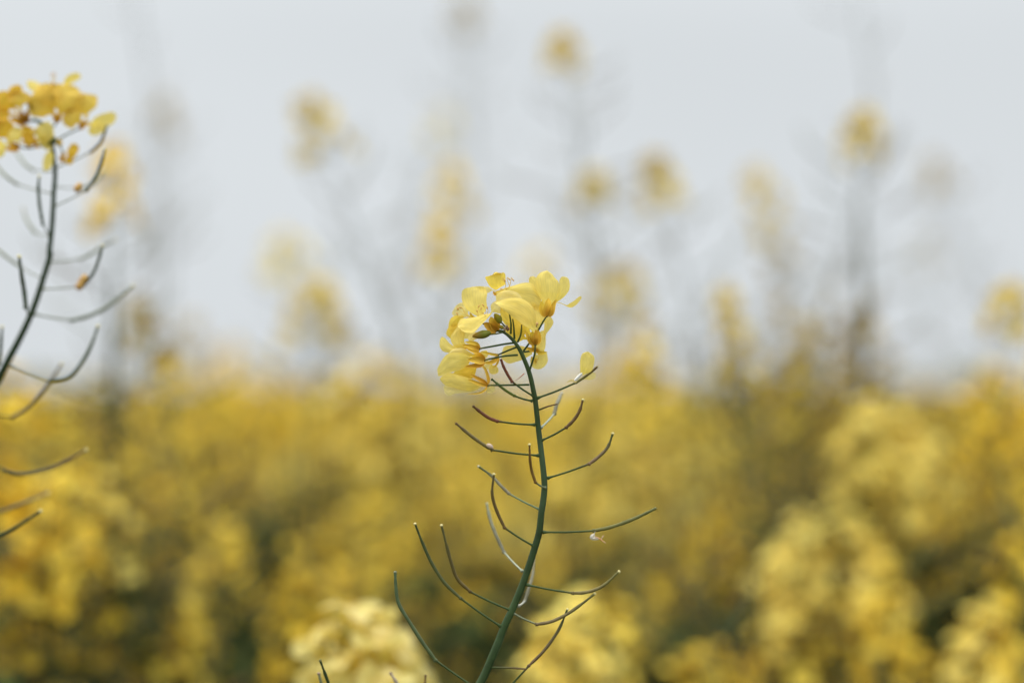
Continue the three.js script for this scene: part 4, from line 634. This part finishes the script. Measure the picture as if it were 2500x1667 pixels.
// the front of the field; each with several heads [x, y, depth, flowers, tone]
const fieldPlants = [
  ['golden plant at the left edge where the soft stem leaves the frame', [[20, 900, 1.3], [70, 960, 1.35, 9, 1], [-30, 980, 1.3, 9, 1], [130, 990, 1.4, 8, 0]], { n: 9, tone: 1 }],
  ['big golden bush at the lower left edge below the curved pods', [[170, 1110, 1.25], [100, 1160, 1.25, 12, 0], [230, 1150, 1.3, 10, 2], [60, 1240, 1.25, 10, 1], [200, 1260, 1.3, 10, 1], [10, 1180, 1.25, 10, 1]], { n: 12, tone: 0 }],
  ['golden flowers at the left edge low, under the big golden bush', [[30, 1340, 1.25], [130, 1330, 1.3, 9, 1], [90, 1410, 1.3, 9, 1], [210, 1380, 1.35, 8, 0]], { n: 10, tone: 1 }],
  ['yellow plant at the foot of the thick left stem, lower left', [[245, 1480, 1.35], [180, 1530, 1.35, 9, 1], [300, 1540, 1.4, 9, 1]], { n: 9, tone: 1 }],
  ['pale round blob low at the left between two dark gaps', [[430, 1440, 1.35], [395, 1490, 1.35, 9, 0], [470, 1500, 1.4, 8, 1]], { n: 11, tone: 0 }],
  ['yellow canopy plant right of the thick left stem at the horizon', [[400, 890, 1.9], [460, 910, 2.0, 14, 0], [360, 960, 1.9, 14, 0], [430, 1010, 1.9, 12, 0]], { n: 16, reach: 0.022 }],
  ['darker yellow canopy plant between the left canopy and the centre', [[620, 890, 2.1], [560, 920, 2.2, 12, 1], [680, 910, 2.2, 12, 1]], { n: 12, reach: 0.020, tone: 1 }],
  ['bright yellow canopy left of the sharp flower at the horizon', [[850, 865, 1.75], [790, 925, 1.75, 16, 2], [920, 895, 1.75, 16, 2], [860, 985, 1.75, 16, 2], [960, 975, 1.75, 16, 2]], { n: 16, reach: 0.024 }],
  ['bright yellow round plant left of the sharp stem at mid height', [[870, 1180, 1.6], [900, 1240, 1.6, 12, 0], [830, 1210, 1.65, 10, 0]], { n: 13, reach: 0.018 }],
  ['pale bush behind the upper pods left of the sharp stem', [[960, 1060, 1.8], [1040, 1020, 1.9, 14, 2], [1080, 1100, 1.8, 12, 0], [850, 1090, 1.8, 12, 2]], { n: 14, reach: 0.024, tone: 2 }],
  ['yellow head in the middle left field, right of the dark stem', [[510, 1250, 1.6], [450, 1340, 1.6, 9, 0], [540, 1290, 1.65, 8, 1]], { n: 12, reach: 0.016 }],
  ['dull yellow plant midway between the thick left stem and the centre', [[410, 1110, 1.8], [350, 1170, 1.8, 9, 1], [470, 1160, 1.9, 9, 1]], { n: 10, reach: 0.018, tone: 1 }],
  ['yellow plant left above the pale flower head', [[690, 1290, 1.5], [770, 1350, 1.5, 9, 0], [660, 1370, 1.5, 9, 1], [740, 1290, 1.55, 8, 1]], { n: 10, reach: 0.016, tone: 0 }],
  ['small golden head by the left shoulder of the pale flower head', [[690, 1400, 1.25], [650, 1440, 1.3, 6, 1]], { n: 7, tone: 1 }],
  ['bright canopy plant right of the sharp stem at mid height', [[1400, 1060, 1.7], [1330, 1110, 1.7, 16, 2], [1480, 1090, 1.7, 16, 2], [1570, 1080, 1.7, 16, 2], [1440, 1160, 1.7, 12, 2]], { n: 16, reach: 0.024, tone: 2 }],
  ['yellow canopy at the horizon right of the sharp flower', [[1330, 930, 2.1], [1430, 960, 2.1, 12, 0], [1540, 940, 2.2, 14, 0], [1620, 980, 2.1, 12, 0]], { n: 14, reach: 0.024 }],
  ['yellow canopy under the thin slanting stems at right', [[1740, 960, 2.0], [1690, 1020, 2.0, 12, 0], [1800, 1000, 2.1, 10, 1]], { n: 12, reach: 0.022 }],
  ['bright bush right of the thick right stem', [[1990, 975, 1.5], [2060, 990, 1.5, 16, 2], [1950, 1055, 1.5, 12, 2], [2080, 1060, 1.5, 14, 2], [2140, 1030, 1.55, 14, 2]], { n: 16, reach: 0.018, tone: 2 }],
  ['golden canopy at the right edge under the golden head', [[2290, 910, 1.5], [2230, 950, 1.6, 12, 1], [2340, 980, 1.5, 12, 1], [2270, 1040, 1.6, 12, 1]], { n: 14, reach: 0.018, tone: 1 }],
  ['golden dull flowers right of the bright bush', [[2170, 1100, 1.7], [2110, 1180, 1.7, 9, 1], [2160, 1200, 1.7, 9, 1]], { n: 9, tone: 1, reach: 0.018 }],
  ['largest bright cluster at the lower right', [[1845, 1225, 1.38], [1805, 1290, 1.36, 9, 2], [1940, 1235, 1.4, 8, 2], [1775, 1360, 1.36, 9, 2], [1870, 1330, 1.4, 7, 2], [1820, 1430, 1.36, 9, 0], [2010, 1290, 1.4, 6, 2]], { n: 14, tone: 2, reach: 0.015, more: 6, back: 0.04 }],
  ['small bright head right beside the largest bright cluster', [[1985, 1350, 1.38], [2030, 1320, 1.4, 7, 0]], { n: 13, tone: 2, reach: 0.013, more: 5, back: 0.04 }],
  ['small bright ball low right of the largest bright cluster', [[2040, 1410, 1.36], [2010, 1425, 1.38, 6, 0]], { n: 13, tone: 0, reach: 0.012 }],
  ['bright head in the lower right corner', [[2260, 1440, 1.25], [2230, 1510, 1.25, 11, 2], [2310, 1480, 1.25, 10, 0], [2280, 1550, 1.25, 9, 0]], { n: 15, tone: 2, reach: 0.016, more: 4, back: 0.06 }],
  ['small yellow head at the right edge above the corner', [[2335, 1260, 1.4]], { n: 9, tone: 1, reach: 0.012 }],
  ['bright yellow bush right of the sharp stem at the lower edge', [[1340, 1420, 1.2], [1270, 1480, 1.15, 10, 2], [1400, 1450, 1.25, 9, 0], [1330, 1520, 1.15, 10, 2], [1240, 1560, 1.15, 9, 2]], { n: 15, tone: 2, reach: 0.015, more: 4, back: 0.05 }],
  ['yellow plant at the lower edge left of the largest bright cluster', [[1640, 1530, 1.35], [1710, 1560, 1.4, 9, 1], [1570, 1560, 1.35, 9, 0]], { n: 11, tone: 1, reach: 0.014 }],
  ['golden orange plant between the sharp stem and the bright cluster', [[1700, 1240, 1.6], [1640, 1210, 1.65, 11, 1], [1580, 1270, 1.6, 9, 1], [1710, 1310, 1.6, 9, 1]], { n: 11, tone: 1, reach: 0.016 }],
  ['golden plant at the lower edge right of the bright cluster', [[1960, 1500, 1.4], [2070, 1540, 1.4, 9, 1], [2140, 1560, 1.4, 9, 1]], { n: 8, tone: 1, reach: 0.014 }],
];
fieldPlants.forEach(([label, pts, o], i) => heads(label, pts.map(([x, y, d, n, t]) => [x, y, d + (o.back || 0), n && n + (o.more || 0), t]), { seed: 200 + i, group: G2, pods: 10, run: 0.14, lean: 0.01, bp: 8, len: 0.05, ...o, reach: (o.reach || 0.014) * 1.15 }));

const greenPlants = [
  ['dark green leafy plant filling the gap left of the largest bright cluster', [[1600, 1340, 1.6], [1680, 1370, 1.65], [1530, 1420, 1.6]]],
  ['dark green leafy plant in the gap right of the largest bright cluster', [[2140, 1290, 1.6], [2190, 1230, 1.7], [2120, 1400, 1.6]]],
  ['dark green leafy plant at the foot of the thick left stem', [[345, 1300, 1.5], [320, 1210, 1.6], [380, 1370, 1.5]]],
  ['dark green leafy plant low, right of the pale round blob', [[560, 1370, 1.5], [600, 1450, 1.45], [530, 1300, 1.6]]],
  ['dark green leafy plant in the lower left corner', [[15, 1430, 1.3], [-40, 1400, 1.3], [70, 1500, 1.35]]],
  ['dark green leafy plant at the lower edge right of the bright cluster', [[2060, 1490, 1.5], [1960, 1430, 1.55]]],
  ['grey green leafy plant left of the bright bush, under the thick right stem', [[1880, 1040, 1.8], [1850, 1120, 1.8], [1780, 1160, 1.7]]],
  ['brown green leafy plant near the right edge below the golden canopy', [[2270, 1120, 1.6], [2310, 1180, 1.6], [2230, 1190, 1.6]]],
  ['grey green leafy plant in the middle left field above the dull flowers', [[650, 1060, 1.8], [690, 1120, 1.8], [600, 1130, 1.85]]],
  ['dark green leafy plant behind the lower left pods of the sharp stem', [[1010, 1200, 1.6], [1060, 1290, 1.6], [1100, 1360, 1.5]]],
  ['dark green leafy plant just right of the sharp stem, low', [[1290, 1240, 1.6], [1330, 1290, 1.6]]],
];
greenPlants.forEach(([label, pts], i) => {
  pts = pts.map(([x, y, d]) => [x, y + 15, d * 0.93]);
  const P = softPlant(label, sp(...pts[0]), { seed: 400 + i, group: 'leafy plants past their bloom', n: 0, pods: 16, run: 0.25, leaves: 24, leafSize: 1.15, lean: 0.02 });
  const R = rng(900 + i), foot = P.position;
  for (const p of pts.slice(1)) {
    const h = sp(...p), loc = (q) => q.clone().sub(foot), base = V(foot.x, h.y - 0.3, foot.z);
    const b = mesh('branch', tube([base, base.clone().lerp(h, 0.5).add(V(0, -0.02, 0)), h].map(loc), along([[0, 0.0016], [1, 0.0006]]), grad([[0, ...DSTEM], [1, ...DSTEM]]), 14, 6), M.green, P);
    for (let k = 0; k < 18; k++) { const m = mesh('leaf', leafGeos[k % 3], M.leaf, b); m.position.copy(loc(h).lerp(loc(base), 0.05 + k * 0.05)); m.rotation.set(0, k * 2.4 + R(), (R() - 0.6) * 0.5, 'YXZ'); m.scale.setScalar(1.15 * (0.6 + 0.025 * k + 0.3 * R())); }
    for (let k = 0; k < 8; k++) { const m = mesh('pod', lightPods[k % 5], M.green, b); m.position.copy(loc(h).lerp(loc(base), 0.02 + k * 0.06)); m.rotation.set(0, k * 2.4 + R(), (R() - 0.3) * 0.5, 'YXZ'); m.scale.setScalar(0.7 + 0.4 * R()); }
  }
});

{ const R = rng(3131); // the tangle of bare stems right of the sharp flower
  for (let i = 0; i < 12; i++) softPlant('thin bare podded stem in the blurred tangle right of the sharp flower', sp(1540 + 780 * R(), 640 + 230 * R(), 1.45 + 0.7 * R()), { seed: 600 + i, group: 'thin bare stems in the tangle', n: 0, pods: 20, run: 0.3, lean: (R() - 0.5) * 0.24, bow: (R() - 0.5) * 0.1, tilt: V((R() - 0.5) * 0.7, 1, 0) });
}

// ------------------------------------------------------------------ the crop beyond, a mass that nobody could count
{
  const crop = new THREE.Group(); crop.name = 'rapeseed_crop';
  crop.userData = { label: 'dense yellow rapeseed crop filling the field to the horizon', category: 'crop', kind: 'stuff' };
  scene.add(crop);
  const cheap = TONES.map((t, i) => [0, 1].map((k) => lightFlower(300 + i * 10 + k, 1 - 0.25 * k, t, 3, 2))), cheapPods = [3, 9, 14].map((s) => lightPod(s, 3));
  const place = (g, p, q, s) => g.clone().applyMatrix4(new THREE.Matrix4().compose(p, q, V(s, s, s)));
  const variants = [], NV = 8;                                          // the last three are shorter, greener, past their bloom
  for (let v = 0; v < NV; v++) {
    const R = rng(700 + v), g = [], old = v > 4, main = old ? 0.98 : 1.1;
    const raceme = (root, top, n) => {
      g.push(tube([root, root.clone().lerp(top, 0.5).add(V(0, -0.02, 0)), top], along([[0, 0.0022], [1, 0.0007]]), grad([[0, ...DSTEM], [1, ...DSTEM]]), 8, 4, false));
      const lay = headLayout(R, n, 0.018, 0.03, old ? 12 : 6, old ? 0.2 : 0.12), tone = old ? (R() < 0.5 ? 1 : 3) : R() < 0.5 ? 0 : R() < 0.55 ? 1 : 2;
      for (const f of lay.flowers) g.push(place(cheap[tone][f.k % 2], f.at.clone().add(top), turnTo(f.dir, f.roll), f.s * 1.1));
      for (const p of lay.pods) g.push(place(cheapPods[p.k % 3], V(top.x, top.y + p.h, top.z), new THREE.Quaternion().setFromEuler(new THREE.Euler(0, p.az, p.tilt, 'YXZ')), p.s));
    };
    const tip = V((R() - 0.5) * 0.1, main, (R() - 0.5) * 0.1);
    g.push(tube([V(0, 0, 0), V(0, 0.5, 0), tip.clone().setY(0.85)], along([[0, 0.005], [1, 0.003]]), grad([[0, ...DSTEM], [1, ...DSTEM]]), 8, 5, false));
    raceme(tip.clone().setY(0.8), tip, old ? 4 : 14);
    for (let b = 0; b < (old ? 4 : 7); b++) { const a = b * 2.4 + R(), r = 0.06 + 0.10 * R(), h = main - 0.01 - (old ? 0.22 : 0.17) * R(); raceme(V(0, h - 0.32, 0), polar(r, h, a), (old ? 2 : 10) + (R() * 4) | 0); }
    for (let b = 0; b < (old ? 20 : 11); b++) { const a = b * 2.4, h = 0.35 + (old ? 0.03 : 0.05) * b, l = 0.2 - (old ? 0.006 : 0.010) * b; g.push(blade([V(0, h, 0), polar(l * 0.4, h + 0.05, a), polar(l, h - 0.02, a)], l * 0.34, { kind: 'sepal', side: polar(1, 0, a + 1.57), nu: 4, nv: 2, tint: () => [0.028, 0.042, 0.012] })); }
    variants.push(mergeGeometries(g));
  }
  const R = rng(4242), mats = variants.map(() => []), q = new THREE.Quaternion();
  const put = (x, z) => {
    const near = smoothstep(-z, 4.4, 2.2); if (R() < 0.2 * near) return;
    const old = R() < 0.02 + 0.6 * near + 0.7 * smoothstep(vnoise(x * 1.0 + 40, z * 0.8 + 7), 0.48, 0.7), s = (0.96 + 0.26 * Math.pow(R(), 1.3)) * (1 - 0.13 * near);
    q.setFromEuler(new THREE.Euler((R() - 0.5) * 0.16, R() * 6.28, (R() - 0.5) * 0.16));
    mats[old ? 5 + ((R() * 3) | 0) : (R() * 5) | 0].push(new THREE.Matrix4().compose(V(x, 0, z), q, V(1, 1, 1).multiplyScalar(s)));
  };
  for (let d = 1.9; d < 120;) { // rows of equal depth, thinning out with distance
    const step = (d < 3 ? 0.22 : 0.19) + d * 0.011, half = Math.tan(0.42) * d + 0.6;
    for (let x = -half; x < half; x += step) put(x + (R() - 0.5) * step, -d - (R() - 0.5) * step);
    d += step;
  }
  variants.forEach((g, i) => {
    const m = new THREE.InstancedMesh(g, M.far, mats[i].length); m.name = 'crop_stand'; m.userData.kind = 'stuff'; m.castShadow = m.receiveShadow = true;
    mats[i].forEach((x, k) => m.setMatrixAt(k, x)); m.instanceMatrix.needsUpdate = true; crop.add(m);
  });
  console.log('crop plants', mats.reduce((a, b) => a + b.length, 0), 'triangles each', variants.map((g) => g.index.count / 3).join(' '));
}
renderer.render(scene, camera);
